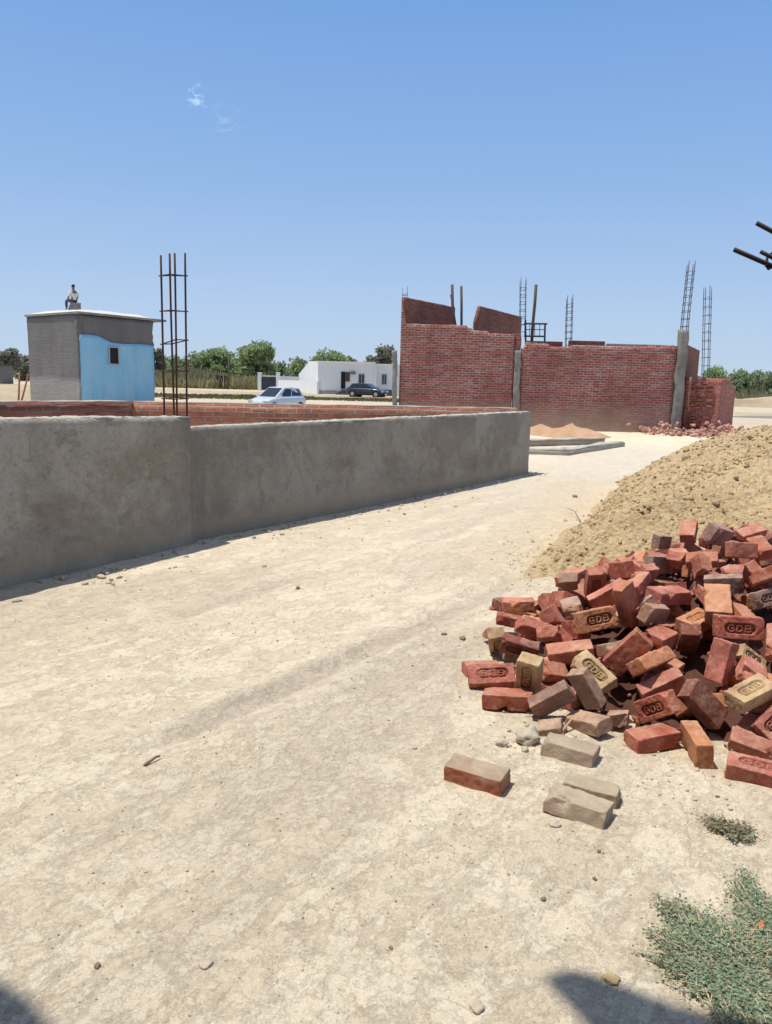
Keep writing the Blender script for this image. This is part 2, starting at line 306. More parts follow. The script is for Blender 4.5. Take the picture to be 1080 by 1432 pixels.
BRICKS = [
('1a',(0.8819,4.925,0.1258),(0.0462,-0.0313,-0.013,0.9984),(0.205,0.0991,0.0649),'P',0),
('1b',(0.8051,4.682,0.089),(0.0709,0.0629,-0.007,0.9955),(0.19,0.0919,0.0601),'R',0),
('1c',(0.8965,4.372,0.1626),(0.5631,-0.4079,-0.1674,-0.6989),(0.128,0.108,0.071),'Y',0),
('1d',(0.6653,4.514,0.0595),(0.7889,-0.0846,-0.0695,-0.6047),(0.107,0.0908,0.0595),'P',0),
('1e',(0.653,4.261,0.096),(0.35,0.6828,0.6079,-0.2043),(0.201,0.097,0.0635),'B',1),
('1f',(0.7475,4.052,0.1354),(0.5268,0.838,-0.0188,-0.1408),(0.203,0.0979,0.0641),'M',1),
('1g',(0.8538,4.184,0.1988),(0.1541,0.1109,-0.9009,0.3903),(0.207,0.0998,0.0653),'P',0),
('1h',(0.9627,3.808,0.2009),(0.0423,-0.1023,-0.0728,0.9912),(0.229,0.111,0.0724),'P',0),
('1g2',(0.963,4.05,0.2017),(0.3691,-0.0984,-0.8951,0.23),(0.116,0.0983,0.0644),'P',0),
('1i',(0.5643,3.798,0.0599),(0.0005,0.048,0.3165,-0.9474),(0.237,0.115,0.075),'R',1),
('1j',(0.5406,3.999,0.0281),(0.0979,-0.0146,-0.0254,-0.9948),(0.198,0.0955,0.0625),'P',0),
('1k',(0.7196,3.605,0.1496),(0.2541,0.6811,0.4916,-0.4794),(0.23,0.111,0.0727),'B',1),
('1l',(0.6134,3.554,0.0467),(0.9917,-0.0138,-0.0339,-0.1233),(0.235,0.113,0.0742),'R',0),
('1m',(0.8534,3.698,0.1348),(0.164,-0.1825,0.2417,-0.9388),(0.159,0.0923,0.0604),'R',0),
('1n',(0.7964,3.428,0.1062),(0.5274,0.7927,-0.2203,0.212),(0.2,0.0966,0.0632),'G',0),
('5a',(1.036,3.623,0.1648),(0.7969,0.3434,0.0248,-0.4964),(0.222,0.107,0.07),'B',1),
('5b',(0.9775,3.505,0.1315),(0.4505,0.1817,-0.7967,0.3596),(0.198,0.0954,0.0624),'D',0),
('5c',(0.9408,3.322,0.0402),(0.869,0.0219,-0.1368,-0.4751),(0.204,0.0983,0.0643),'D',0),
('5d',(1.092,3.361,0.0469),(0.5506,-0.0115,-0.1089,-0.8276),(0.106,0.0901,0.059),'D',0),
('5e',(1.194,3.196,0.0344),(0.1501,0.0223,-0.0002,-0.9884),(0.222,0.107,0.07),'R',0),
('5f',(1.254,3.329,0.1253),(0.6598,0.5034,-0.539,-0.1437),(0.211,0.102,0.0666),'R',1),
('5g',(0.7755,3.282,0.0247),(0.9865,0.0597,-0.128,-0.0831),(0.123,0.0899,0.0589),'D',0),
('5h',(0.805,3.073,0.0275),(0.9698,0.0009,0.0207,-0.243),(0.222,0.107,0.07),'S',0),
('6a',(0.3847,2.841,0.0279),(0.968,0.0149,-0.0055,-0.2503),(0.238,0.115,0.075),'T',0),
('6b',(0.7326,2.627,0.0302),(0.9641,-0.0075,0.0259,-0.2642),(0.225,0.108,0.0709),'S',0),
('6c',(0.8148,2.754,0.0194),(0.9673,0.0025,-0.0007,-0.2536),(0.205,0.0988,0.0647),'S',0),
('4a',(1.618,3.541,0.2717),(0.7664,0.1725,-0.5717,0.2367),(0.203,0.0981,0.0642),'P',0),
('4b',(1.639,3.268,0.2235),(0.9574,0.1302,-0.0799,0.2452),(0.219,0.105,0.0691),'B',1),
('4c',(1.451,3.309,0.1517),(0.1659,0.3478,-0.4346,0.814),(0.222,0.107,0.0702),'M',0),
('4d',(1.353,3.105,0.0556),(0.4391,0.5092,-0.5488,-0.4967),(0.229,0.11,0.0723),'O',0),
('4e',(1.52,2.912,0.0377),(0.9725,0.0869,0.0122,-0.2156),(0.225,0.108,0.0709),'P',1),
('4f',(1.577,3.092,0.0657),(0.248,0.0365,-0.2171,0.9434),(0.173,0.0834,0.0546),'P',0),
('4g',(1.713,3.177,0.1395),(0.3023,0.1472,0.375,-0.8639),(0.207,0.0999,0.0654),'P',1),
('4h',(1.776,3.585,0.2655),(0.8462,0.4326,0.3086,-0.0411),(0.169,0.0817,0.0535),'B',1),
('4i',(1.72,3.444,0.2496),(0.0709,0.5515,-0.7923,-0.251),(0.146,0.115,0.0753),'P',0),
('4j',(1.906,3.605,0.3494),(0.515,0.2697,0.163,-0.7972),(0.187,0.0903,0.0591),'P',0),
('4k',(1.286,3.545,0.2616),(0.3172,0.9013,0.2577,0.1438),(0.221,0.106,0.0697),'O',0),
('4l',(1.323,3.478,0.1603),(0.2063,0.1477,0.8014,-0.5417),(0.212,0.102,0.0669),'P',0),
('4m',(1.54,3.756,0.307),(0.2937,0.5723,-0.7264,0.242),(0.197,0.0951,0.0622),'M',0),
('3a',(2.088,5.257,0.5838),(0.5256,0.175,0.0665,-0.8299),(0.21,0.101,0.0664),'P',0),
('3b',(2.17,4.984,0.6144),(0.5388,0.7617,0.3456,0.1),(0.244,0.118,0.0771),'G',0),
('3b2',(2.276,5.207,0.5864),(0.735,-0.0062,-0.1315,-0.6651),(0.219,0.106,0.0691),'P',0),
('3c',(2.551,5.332,0.5689),(0.117,0.1152,0.1995,-0.9661),(0.192,0.0928,0.0607),'P',0),
('3d',(2.155,4.597,0.5946),(0.7717,0.6172,0.1267,0.0866),(0.194,0.0935,0.0612),'P',0),
('3d2',(2.317,4.702,0.5906),(0.6551,0.1967,-0.0313,-0.7288),(0.204,0.0982,0.0643),'R',0),
('3e',(1.848,4.418,0.5669),(0.941,0.2533,-0.1297,-0.1832),(0.175,0.0847,0.0554),'P',0),
('3f',(1.849,4.806,0.5034),(0.0014,0.004,-0.0861,0.9963),(0.131,0.102,0.0671),'P',0),
('3g',(1.666,4.6,0.4912),(0.699,0.6475,0.2548,0.1651),(0.21,0.101,0.0664),'G',0),
('3g2',(1.955,5.39,0.4773),(0.6433,0.6532,0.3345,0.2182),(0.193,0.0933,0.0611),'G',0),
('3g3',(1.754,4.54,0.5351),(0.9289,0.1773,-0.0744,-0.3164),(0.107,0.098,0.0641),'R',0),
('3h',(1.776,4.24,0.5703),(0.2739,0.6695,-0.1744,-0.6681),(0.128,0.101,0.0659),'P',0),
('3i',(1.848,4.106,0.5068),(0.6633,0.7088,-0.2259,-0.0814),(0.196,0.0947,0.062),'G',0),
('3j',(1.738,3.91,0.4472),(0.5698,0.154,0.064,-0.8047),(0.267,0.129,0.0843),'O',0),
('3k',(1.763,3.71,0.387),(0.7858,0.6182,0.0205,-0.0049),(0.23,0.111,0.0725),'R',1),
('3l',(1.63,3.913,0.3443),(0.9353,0.0842,-0.0173,0.3434),(0.221,0.107,0.0699),'O',1),
('3m',(1.867,3.898,0.3986),(0.7082,0.0093,0.1373,-0.6925),(0.166,0.0799,0.0523),'P',0),
('3n',(2.007,3.937,0.4837),(0.813,0.5509,0.0292,0.1866),(0.185,0.0891,0.0583),'G',1),
('3o',(2.035,4.179,0.5406),(0.1916,-0.7824,-0.3662,0.4659),(0.197,0.0951,0.0622),'P',0),
('3p',(2.113,4.069,0.5599),(0.1216,-0.3861,0.7384,0.5394),(0.206,0.0994,0.065),'P',0),
('3p2',(1.991,3.975,0.5848),(0.1788,0.087,0.9346,-0.2949),(0.158,0.0967,0.0633),'R',0),
('3q',(1.554,4.105,0.4344),(0.231,-0.0461,0.0438,-0.9709),(0.238,0.115,0.075),'P',0),
('2a',(1.12,3.965,0.3299),(0.7845,0.5913,0.0678,0.1743),(0.232,0.112,0.0733),'O',1),
('2b',(1.316,4.066,0.3958),(0.1839,0.5337,-0.3932,0.7257),(0.231,0.111,0.0729),'P',0),
('2c',(1.319,4.721,0.334),(0.3452,0.6606,0.5807,-0.3275),(0.236,0.114,0.0745),'P',1),
('2d',(1.338,4.468,0.319),(0.1945,0.2091,0.7129,-0.6405),(0.234,0.113,0.0737),'P',0),
('2e',(1.098,4.658,0.2293),(0.6698,0.3726,-0.451,-0.4573),(0.218,0.105,0.0688),'R',0),
('2f',(1.105,4.397,0.2653),(0.6608,0.0886,-0.1045,-0.738),(0.203,0.112,0.0732),'D',0),
('2g',(1.191,4.803,0.3202),(0.3664,0.875,-0.3164,0.0094),(0.129,0.109,0.0712),'G',0),
('2h',(1.511,4.841,0.3938),(0.332,-0.5334,-0.5167,0.5816),(0.223,0.107,0.0704),'R',0),
('2h2',(1.433,5.039,0.3111),(0.9325,0.2,-0.2188,-0.2065),(0.142,0.0977,0.0639),'R',0),
('2i',(1.627,4.757,0.4197),(0.6248,0.053,-0.0306,0.7784),(0.201,0.0971,0.0636),'P',1),
('2i2',(1.556,4.453,0.4714),(0.5433,0.8076,0.1896,0.1291),(0.115,0.0974,0.0637),'P',0),
('2j',(1.451,4.325,0.4381),(0.4256,0.177,-0.0412,-0.8865),(0.2,0.0964,0.0631),'P',0),
('2k',(1.405,3.886,0.396),(0.1233,-0.3397,0.7338,-0.5752),(0.192,0.0927,0.0607),'D',0),
('2k2',(1.413,4.014,0.3771),(0.386,-0.3028,-0.7455,-0.4512),(0.13,0.102,0.0667),'D',0),
('2l',(1.21,3.659,0.2631),(0.2143,0.3856,0.6059,-0.662),(0.232,0.112,0.0734),'R',0),
('2m',(1.382,3.855,0.2564),(0.4263,-0.2197,0.2885,-0.8287),(0.199,0.0958,0.0627),'R',0),
('2m2',(1.387,3.72,0.317),(0.3626,-0.0161,0.0895,-0.9275),(0.158,0.109,0.0711),'R',0),
('2n',(1.169,3.793,0.2296),(0.1921,0.5512,0.8074,-0.0865),(0.115,0.0977,0.0639),'D',0),
('2o',(1.05,4.074,0.2375),(0.3398,-0.5371,-0.4773,0.6068),(0.214,0.103,0.0674),'R',0),
('2p',(0.96,4.271,0.2391),(0.6605,-0.5591,0.492,0.0956),(0.119,0.101,0.066),'P',0),
('2q',(0.8813,3.966,0.2472),(0.2684,0.9549,-0.1114,0.0606),(0.126,0.0991,0.0649),'P',0),
]
FILL = [
((2.625,5.75,0.3595),(0.6202,0.0611,-0.096,0.7762)),
((2.091,3.73,0.3316),(0.1142,-0.0965,-0.021,0.9885)),
((2.615,6.062,0.2283),(0.3772,0.0982,-0.5709,-0.7226)),
((3.618,4.839,0.126),(0.7315,-0.1497,-0.2059,0.6325)),
((3.276,3.99,0.1827),(0.2891,-0.2906,-0.0242,-0.9118)),
((2.736,4.156,0.4885),(0.4782,0.0073,-0.0424,0.8772)),
((3.102,5.791,0.3438),(0.9772,-0.0036,0.2122,0.0002)),
((3.724,4.649,0.0649),(0.9865,-0.0365,-0.0579,-0.1491)),
((3.548,5.225,0.1649),(0.8413,-0.1436,-0.2508,-0.4568)),
((2.266,5.933,0.3056),(0.5375,0.0395,0.0619,-0.8401)),
((3.769,4.284,0.0823),(0.7967,-0.0335,0.271,0.5392)),
((2.982,3.085,0.1063),(0.9168,0.0236,0.0686,-0.3927)),
((3.434,5.41,0.2518),(0.9079,0.0355,0.2378,-0.3434)),
((2.055,2.977,0.0902),(0.5886,-0.0093,0.0096,0.8083)),
((3.582,3.615,0.0789),(0.3679,-0.0017,-0.0006,-0.9298)),
((3.075,3.349,0.1175),(0.6172,-0.0583,-0.057,-0.7826)),
((3.082,5.276,0.3613),(0.3132,-0.1033,0.0385,0.9433)),
((2.923,5.506,0.0877),(0.9592,0.0419,-0.0224,0.2788)),
((1.562,5.147,0.2221),(0.9982,-0.0146,-0.0324,-0.0486)),
((2.777,3.604,0.244),(0.0354,-0.1234,-0.0176,-0.9916)),
((2.805,4.882,0.4763),(0.3091,-0.0055,0.0218,0.9508)),
((2.212,3.849,0.2124),(0.886,-0.0117,0.007,-0.4635)),
((3.425,4.67,0.223),(0.495,0.1402,-0.0167,-0.8574)),
((1.496,4.165,0.1784),(0.1665,0.0357,0.0493,0.9842)),
((2.687,3.981,0.3673),(0.3744,0.0495,-0.0721,-0.9231)),
((1.374,4.188,0.2712),(0.1552,-0.0957,0.0361,0.9826)),
((1.463,5.97,0.0464),(0.8686,0.0268,-0.0231,0.4942)),
((3.325,5.811,0.1747),(0.4738,0.3045,0.2928,-0.7727)),
((3.1,4.768,0.3582),(0.142,0.003,-0.0495,0.9886)),
((2.985,3.647,0.2731),(0.2073,0.2024,-0.1454,0.946)),
((2.274,3.955,0.4016),(0.5097,0.102,0.2943,0.802)),
((1.988,3.18,0.2056),(0.7188,0.0396,0.1166,-0.6842)),
((1.989,4.748,0.1122),(0.4981,-0.0217,-0.0878,-0.8624)),
((3.006,5.007,0.1016),(0.7941,-0.3825,-0.026,-0.4716)),
((1.813,4.171,0.42),(0.7186,0.0458,0.091,-0.688)),
((2.572,4.706,0.536),(0.9393,0.2396,0.0357,0.243)),
((2.8,4.56,0.3932),(0.6901,0.0744,0.015,0.7197)),
((3.336,4.821,0.2548),(0.7707,-0.0634,0.0575,0.6315)),
((2.102,6.016,0.1295),(0.2182,-0.0369,-0.1284,0.9667)),
((2.082,5.623,0.3539),(0.5588,-0.2306,0.0374,0.7957)),
((1.181,4.466,0.1641),(0.9163,-0.0475,-0.0378,0.3959)),
((1.857,4.276,0.166),(0.6361,-0.0025,-0.0149,-0.7715)),
((2.411,3.168,0.1499),(0.2218,-0.0794,0.2274,0.9449)),
((2.416,5.306,0.466),(0.9955,0.0855,0.015,-0.0369)),
((3.146,3.684,0.0519),(0.9284,-0.0201,-0.0513,0.3675)),
((2.479,5.72,0.4372),(0.9753,0.0481,-0.098,0.1918)),
((2.51,4.835,0.0408),(0.8194,0.0138,0.0048,0.573)),
((3.085,4.927,0.2916),(0.0843,0.1631,0.027,0.9826)),
((1.806,6.085,0.0989),(0.9867,0.0002,0.0051,-0.1623)),
((2.534,4.984,0.436),(0.9214,-0.1972,0.0625,0.3289)),
((2.943,5.887,0.2946),(0.9696,0.0133,-0.0772,0.232)),
((1.48,5.494,0.1192),(0.5144,0.4403,-0.0663,0.7329)),
((1.759,4.82,0.1695),(0.2942,-0.2472,-0.141,0.9124)),
((1.294,4.943,0.2058),(0.8401,0.1465,0.0345,0.5211)),
((1.373,5.354,0.1738),(0.1453,-0.0831,0.0237,0.9856)),
((1.933,5.322,0.3352),(0.1227,0.0684,0.2362,-0.9615)),
((2.086,5.139,0.4052),(0.7115,-0.0062,0.1005,0.6954)),
((2.733,5.618,0.4954),(0.0429,0.1308,-0.3186,0.9379)),
((1.64,5.308,0.0773),(0.9271,0.0423,0.1568,0.3379)),
((1.185,5.187,0.0785),(0.956,0.0347,-0.1064,0.271)),
((1.61,5.581,0.1759),(0.5275,-0.2022,0.1816,0.8049)),
((1.724,5.057,0.3309),(0.4119,-0.2326,-0.013,0.8809)),
((1.446,4.473,0.266),(0.1703,-0.137,-0.3487,0.9114)),
((1.725,5.261,0.3247),(0.2342,0.0444,-0.0344,0.9706)),
((1.813,5.338,0.2055),(0.9567,-0.0259,0.1496,-0.2483)),
((2.655,5.752,0.4441),(0.6186,-0.0257,-0.0091,0.7852)),
((1.803,3.449,0.0655),(0.9307,-0.2485,-0.1482,0.224)),
((0.9293,4.486,0.0884),(0.0115,0.0124,0.1632,-0.9864)),
((2.189,4.297,0.4603),(0.9504,-0.2874,0.107,0.051)),
((2.64,5.33,0.2296),(0.9765,-0.047,0.0498,-0.2043)),
((1.392,5.114,0.1471),(0.8793,0.1953,0.2204,-0.3743)),
((2.375,5.758,0.2932),(0.6999,0.0544,-0.0833,0.7073)),
((2.371,5.114,0.0825),(0.089,0.0467,-0.0566,0.9933)),
((2.618,6.005,0.1212),(0.8958,-0.0041,-0.044,0.4423)),
((2.801,5.854,0.4084),(0.9014,-0.0682,0.0121,-0.4274)),
((2.051,4.42,0.4824),(0.1279,0.0444,-0.4792,-0.8672)),
((0.7962,4.193,0.0585),(0.0006,-0.0758,0.11,-0.991)),
((1.255,4.849,0.1089),(0.9842,-0.1346,0.0985,0.0593)),
((1.753,5.703,0.2128),(0.2369,-0.0444,-0.0028,0.9705)),
((1.744,5.791,0.1291),(0.8959,0.2063,-0.1916,-0.3437)),
((2.539,5.27,0.0531),(0.1549,0.0752,-0.2773,-0.9452)),
((2.993,5.991,0.2019),(0.9927,-0,0,0.1208)),
((2.258,4.444,0.4301),(0.134,-0.2499,0.0316,-0.9584)),
((2.782,5.692,0.3614),(0.8309,0.0156,-0.018,-0.5559)),
((2.322,5.243,0.0354),(0.9781,0.0073,-0.0257,-0.2064)),
((2.344,6.075,0.1724),(0.6249,0.1232,-0.0946,0.7651)),
((0.8233,3.815,0.0542),(0.1359,0.1027,-0.0642,0.9833)),
((2.706,5.51,0.4961),(0.3158,0.0065,0.2858,-0.9048)),
((1.751,4.551,0.1038),(0.9703,-0.0314,-0.0475,0.2351)),
((1.436,4.715,0.2602),(0.6995,-0.2948,-0.2332,0.6077)),
((1.738,3.801,0.1224),(0.079,-0.0474,0.1926,-0.9769)),
((1.609,5.055,0.3546),(0.8414,-0.1888,-0.2104,0.4606)),
((2.953,5.727,0.1584),(0.1071,-0.2384,0.0019,-0.9652)),
((2.161,4.745,0.2992),(0.5494,-0.1829,0.2171,0.7858)),
((1.891,5.529,0.279),(0.4739,0.2376,0.0931,0.8428)),
((1.937,5.856,0.1718),(0.9735,0.0495,-0.0269,-0.2217)),
((1.788,4.877,0.4468),(0.1068,-0.109,0.1554,-0.976)),
((1.344,3.63,0.1203),(0.8537,0.1412,0.0954,0.492)),
((1.761,3.719,0.2825),(0.7623,0.2231,-0.2496,0.5538)),
((2.767,5.989,0.3121),(0.2128,-0.0243,-0.0162,-0.9766)),
((1.977,5.542,0.0726),(0.2838,0.1078,0.1293,0.944)),
((2.065,5.708,0.2075),(0.9496,0.0541,0.0521,-0.3043)),
((2.51,5.5,0.4915),(0.4348,0.0286,-0.2271,0.8709)),
((2.284,5.531,0.3263),(0.8675,0.0113,0.435,0.241)),
((2.585,5.234,0.1634),(0.7817,0.1328,-0.0668,-0.6057)),
((1.477,4.365,0.3218),(0.8538,0.0721,-0.1545,0.4919)),
((1.362,5.55,0.0712),(0.5364,-0.0245,0.0165,-0.8434)),
((2.48,5.97,0.2408),(0.9345,-0.0218,-0.1803,-0.3061)),
((1.571,5.313,0.2753),(0.637,-0.0352,0.2461,-0.7297)),
((1.516,4.264,0.0873),(0.9445,-0.023,-0.0353,-0.3258)),
((1.878,4.189,0.2521),(0.3842,-0.0611,-0.1206,0.9133)),
((2.39,4.982,0.4699),(0.0166,0.242,-0.3395,-0.9088)),
((2.67,5.114,0.3347),(0.3856,-0.0162,0.4547,-0.8027)),
((2.022,4.783,0.4715),(0.8514,-0.0128,0.0247,-0.5238)),
((1.68,4.793,0.25),(0.2782,-0.043,0.0971,0.9546)),
((1.645,4.67,0.3576),(0.2086,-0.0664,-0.0389,-0.975)),
((1.528,4.731,0.1375),(0.744,0.0418,-0.0875,0.661)),
((1.08,4.71,0.0884),(0.4392,0.064,-0.0455,-0.8949)),
((1.725,4.521,0.2536),(0.1909,-0.0937,0.1588,0.9641)),
((0.9147,4.949,0.0599),(0.279,0.0661,-0.0289,0.9576)),
((1.828,3.969,0.2794),(0.9717,0.0224,-0.0369,-0.2324)),
((2.06,4.319,0.2207),(0.8235,0.0124,-0.3825,0.4187)),
((1.452,5.669,0.1319),(0.843,0.0364,0.013,0.5364)),
((2.402,4.625,0.4466),(0.7335,-0.0176,-0.2184,-0.6434)),
((1.994,5.659,0.0474),(0.9827,-0.019,0.0776,-0.1668)),
((1.033,3.954,0.1386),(0.3722,-0.0223,-0.0201,-0.9277)),
((0.8064,3.771,0.1243),(0.2,-0.0148,0.0064,-0.9797)),
((1.562,4.176,0.349),(0.9171,0.2503,0.277,-0.1395)),
((1.255,4.614,0.0702),(0.5912,-0.0075,0.007,0.8064)),
((2.294,4.806,0.4843),(0.6432,0.463,0.2387,-0.5612)),
((1.849,5.358,0.2782),(0.3726,0.0304,-0.2417,0.8955)),
((3.04,5.827,0.2359),(0.3621,-0.103,0.0233,-0.9261)),
((1.922,5.703,0.2232),(0.4189,0.0006,0.029,0.9076)),
((2.635,5.255,0.4514),(0.4301,-0.3167,0.1371,-0.8342)),
((1.579,4.485,0.0424),(0.8084,0.0139,-0.0104,-0.5883)),
((1.964,5.906,0.1139),(0.3443,0.2007,0.2342,-0.8867)),
((1.521,4.035,0.2672),(0.9003,-0.0105,0.0373,0.4336)),
((1.026,4.182,0.0648),(0.7416,-0.0047,-0.0919,0.6645)),
((2.905,5.634,0.2791),(0.6223,0.2879,0.0702,0.7245)),
((2.159,5.953,0.2088),(0.3023,0.1877,-0.2205,0.9081)),
((1.687,4.367,0.3919),(0.5895,-0.1136,-0.1685,-0.7818)),
((2.472,5.512,0.1344),(0.4318,-0.0055,0.0725,-0.899)),
((1.702,5.941,0.0933),(0.3143,0.1169,-0.0429,-0.9411)),
((1.787,5.123,0.393),(0.893,0.2154,-0.1625,-0.3602)),
((1.13,4.973,0.1266),(0.2694,-0.1985,0.2946,-0.8951)),
((1.633,5.459,0.1546),(0.1485,0.002,0.2132,0.9657)),
((1.849,4.571,0.2508),(0.1963,0.3195,0.0982,0.9218)),
((1.845,4.272,0.4875),(0.7748,0.0022,-0.002,-0.6322)),
((1.756,5.237,0.134),(0.6263,0.1863,0.2577,0.7118)),
((2.078,5.514,0.315),(0.9797,-0.0633,0.0808,0.1722)),
((2.707,5.706,0.0756),(0.9816,0.1431,-0.0721,0.1037)),
((1.068,4.288,0.1523),(0.454,-0.1661,-0.0915,0.8706)),
((2.981,6.014,0.3159),(0.1514,-0.0012,0.0052,-0.9885)),
((2.249,4.891,0.1905),(0.9829,0.1383,-0.1206,0.0182)),
((2.997,6.031,0.1016),(0.3287,0.049,-0.0844,0.9394)),
((2.403,4.83,0.1001),(0.614,0.0155,-0.071,-0.786)),
((2.407,5.718,0.1476),(0.6921,0.0955,-0.1667,-0.6957)),
((1.921,5.386,0.0831),(0.5743,-0.0763,-0.0241,-0.8148)),
((1.778,5.138,0.2391),(0.8322,0.0025,-0.0167,0.5542)),
((0.8762,5.227,0.0351),(0.9623,0.0079,0.0497,0.2675)),
((1.634,4.71,0.0695),(0.9795,-0.0121,-0.0059,-0.2008)),
((2.248,6.011,0.2118),(0.3135,-0.0595,-0.0439,0.9467)),
((1.28,4.068,0.1031),(0.1752,0.0894,-0.1409,-0.9703)),
((1.893,5.7,0.1137),(0.4661,0.1533,-0.225,-0.8418)),
((1.53,3.837,0.0609),(0.9496,0.0763,-0.0283,-0.3026)),
((2.009,4.572,0.2888),(0.6564,-0.1139,0.0541,0.7438)),
((2.62,5.514,0.3277),(0.784,0.1541,-0.0305,0.6006)),
((2.213,4.566,0.4535),(0.0921,-0.0386,-0.0377,-0.9943)),
((0.9774,5.099,0.0474),(0.4863,-0.0189,0.0453,-0.8724)),
((2.044,5.169,0.3518),(0.729,-0.003,0.1444,0.6691)),
((1.487,3.429,0.097),(0.1987,0.0126,-0.4003,-0.8945)),
((2.514,5.519,0.3944),(0.5019,0.0846,-0.0943,-0.8556)),
((1.382,4.665,0.1068),(0.8267,-0.0494,0.0804,0.5547)),
((2.352,5.141,0.4649),(0.1016,-0.0733,0.0195,-0.9919)),
((1.522,5.823,0.0572),(0.966,0.0356,0.031,0.2544)),
((1.55,4.39,0.1083),(0.9748,0.0152,-0.0886,-0.2041)),
((2.543,5.543,0.1976),(0.8926,-0.032,0.0197,-0.4493)),
((1.65,4.557,0.3787),(0.963,0.0666,0.111,0.2364)),
((1.652,3.243,0.0596),(0.904,0.0156,-0.0364,0.4258)),
((2.05,4.302,0.3643),(0.031,-0.2021,0.3282,-0.9222)),
((1.753,6.069,0.0511),(0.8785,0.003,0.0081,-0.4777)),
((1.288,5.204,0.2446),(0.9308,-0.0018,-0.0987,0.352)),
((1.365,3.679,0.2105),(0.3777,0.0969,-0.0856,0.9169)),
((1.185,4.178,0.2625),(0.5203,0.0362,-0.2783,-0.8065)),
((1.65,4.988,0.0741),(0.9018,0.4252,-0.0299,0.071)),
((2.166,5.295,0.4007),(0.883,0.3514,0.2573,-0.1748)),
((1.945,4.615,0.4426),(0.4852,-0.0234,0.1179,0.8661)),
((1.074,3.767,0.1135),(0.7877,-0.2507,-0.1079,0.5522)),
((2.292,4.973,0.1047),(0.9772,0.0551,-0.0564,0.1969)),
((1.532,4.255,0.243),(0.5422,-0.0633,0.1195,0.8293)),
((1.916,4.131,0.3202),(0.9502,0.2057,0.0063,-0.2341)),
((2.21,5.68,0.2705),(0.5311,-0.025,-0.0312,0.8464)),
((2.728,5.365,0.1175),(0.1547,0.0471,0.0196,-0.9866)),
((0.8831,3.638,0.0484),(0.4325,0.008,-0.0027,0.9016)),
((2.163,4.699,0.1006),(0.9672,0.0196,-0.0572,0.2468)),
((1.753,3.34,0.146),(0.9304,-0.1028,-0.048,-0.3486)),
((2.525,5.407,0.5288),(0.9887,0.0763,-0.0771,-0.1034)),
((1.871,3.811,0.2119),(0.8855,-0.0872,0.1966,0.4118)),
((2.168,5.248,0.1099),(0.3664,-0.0694,-0.0348,0.9272)),
((2.132,4.056,0.2335),(0.5661,-0.3092,0.1148,-0.7555)),
((1.904,4.431,0.3234),(0.7477,0.2366,-0.1066,-0.6112)),
((1.929,4.633,0.5301),(0.3042,-0.003,-0.0336,-0.952)),
((2.073,5.037,0.1183),(0.8881,0.0251,0.1671,-0.4275)),
((1.453,3.816,0.1264),(0.866,-0.0448,0.0215,0.4976)),
((2.243,5.374,0.3027),(0.1728,-0.187,-0.1245,0.959)),
((1.324,4.39,0.2127),(0.1644,-0.2621,0.2876,0.9064)),
((1.78,3.5,0.1857),(0.9458,0.1288,0.0106,-0.2978)),
((1.315,3.832,0.1025),(0.5955,-0.2702,-0.0402,-0.7555)),
((1.922,4.12,0.0844),(0.8312,-0.1573,-0.0047,0.5332)),
((1.64,4.392,0.1698),(0.9684,-0.0243,-0.0843,0.2334)),
((1.592,4.643,0.3109),(0.8437,0.0023,0.0006,-0.5367)),
((1.865,4.858,0.0954),(0.943,0.0156,0.0819,-0.3222)),
((2.46,4.828,0.3062),(0.9409,0.1081,-0.0494,-0.3172)),
((2.487,5.19,0.3129),(0.9795,0.0423,-0.0831,-0.1787)),
((3.143,5.933,0.1025),(0.3113,-0.0403,-0.0511,-0.9481)),
((2.058,4.077,0.4361),(0.9542,-0.1456,-0.0567,0.2549)),
((1.534,4.042,0.0399),(0.7142,0.0073,0.003,-0.6999)),
((1.7,3.531,0.1163),(0.8863,0.0593,0.0115,0.4591)),
((2.285,5.083,0.2406),(0.947,0.0666,0.0008,-0.3143)),
((2.015,4.518,0.0951),(0.6843,0.0071,-0.1841,0.7056)),
]
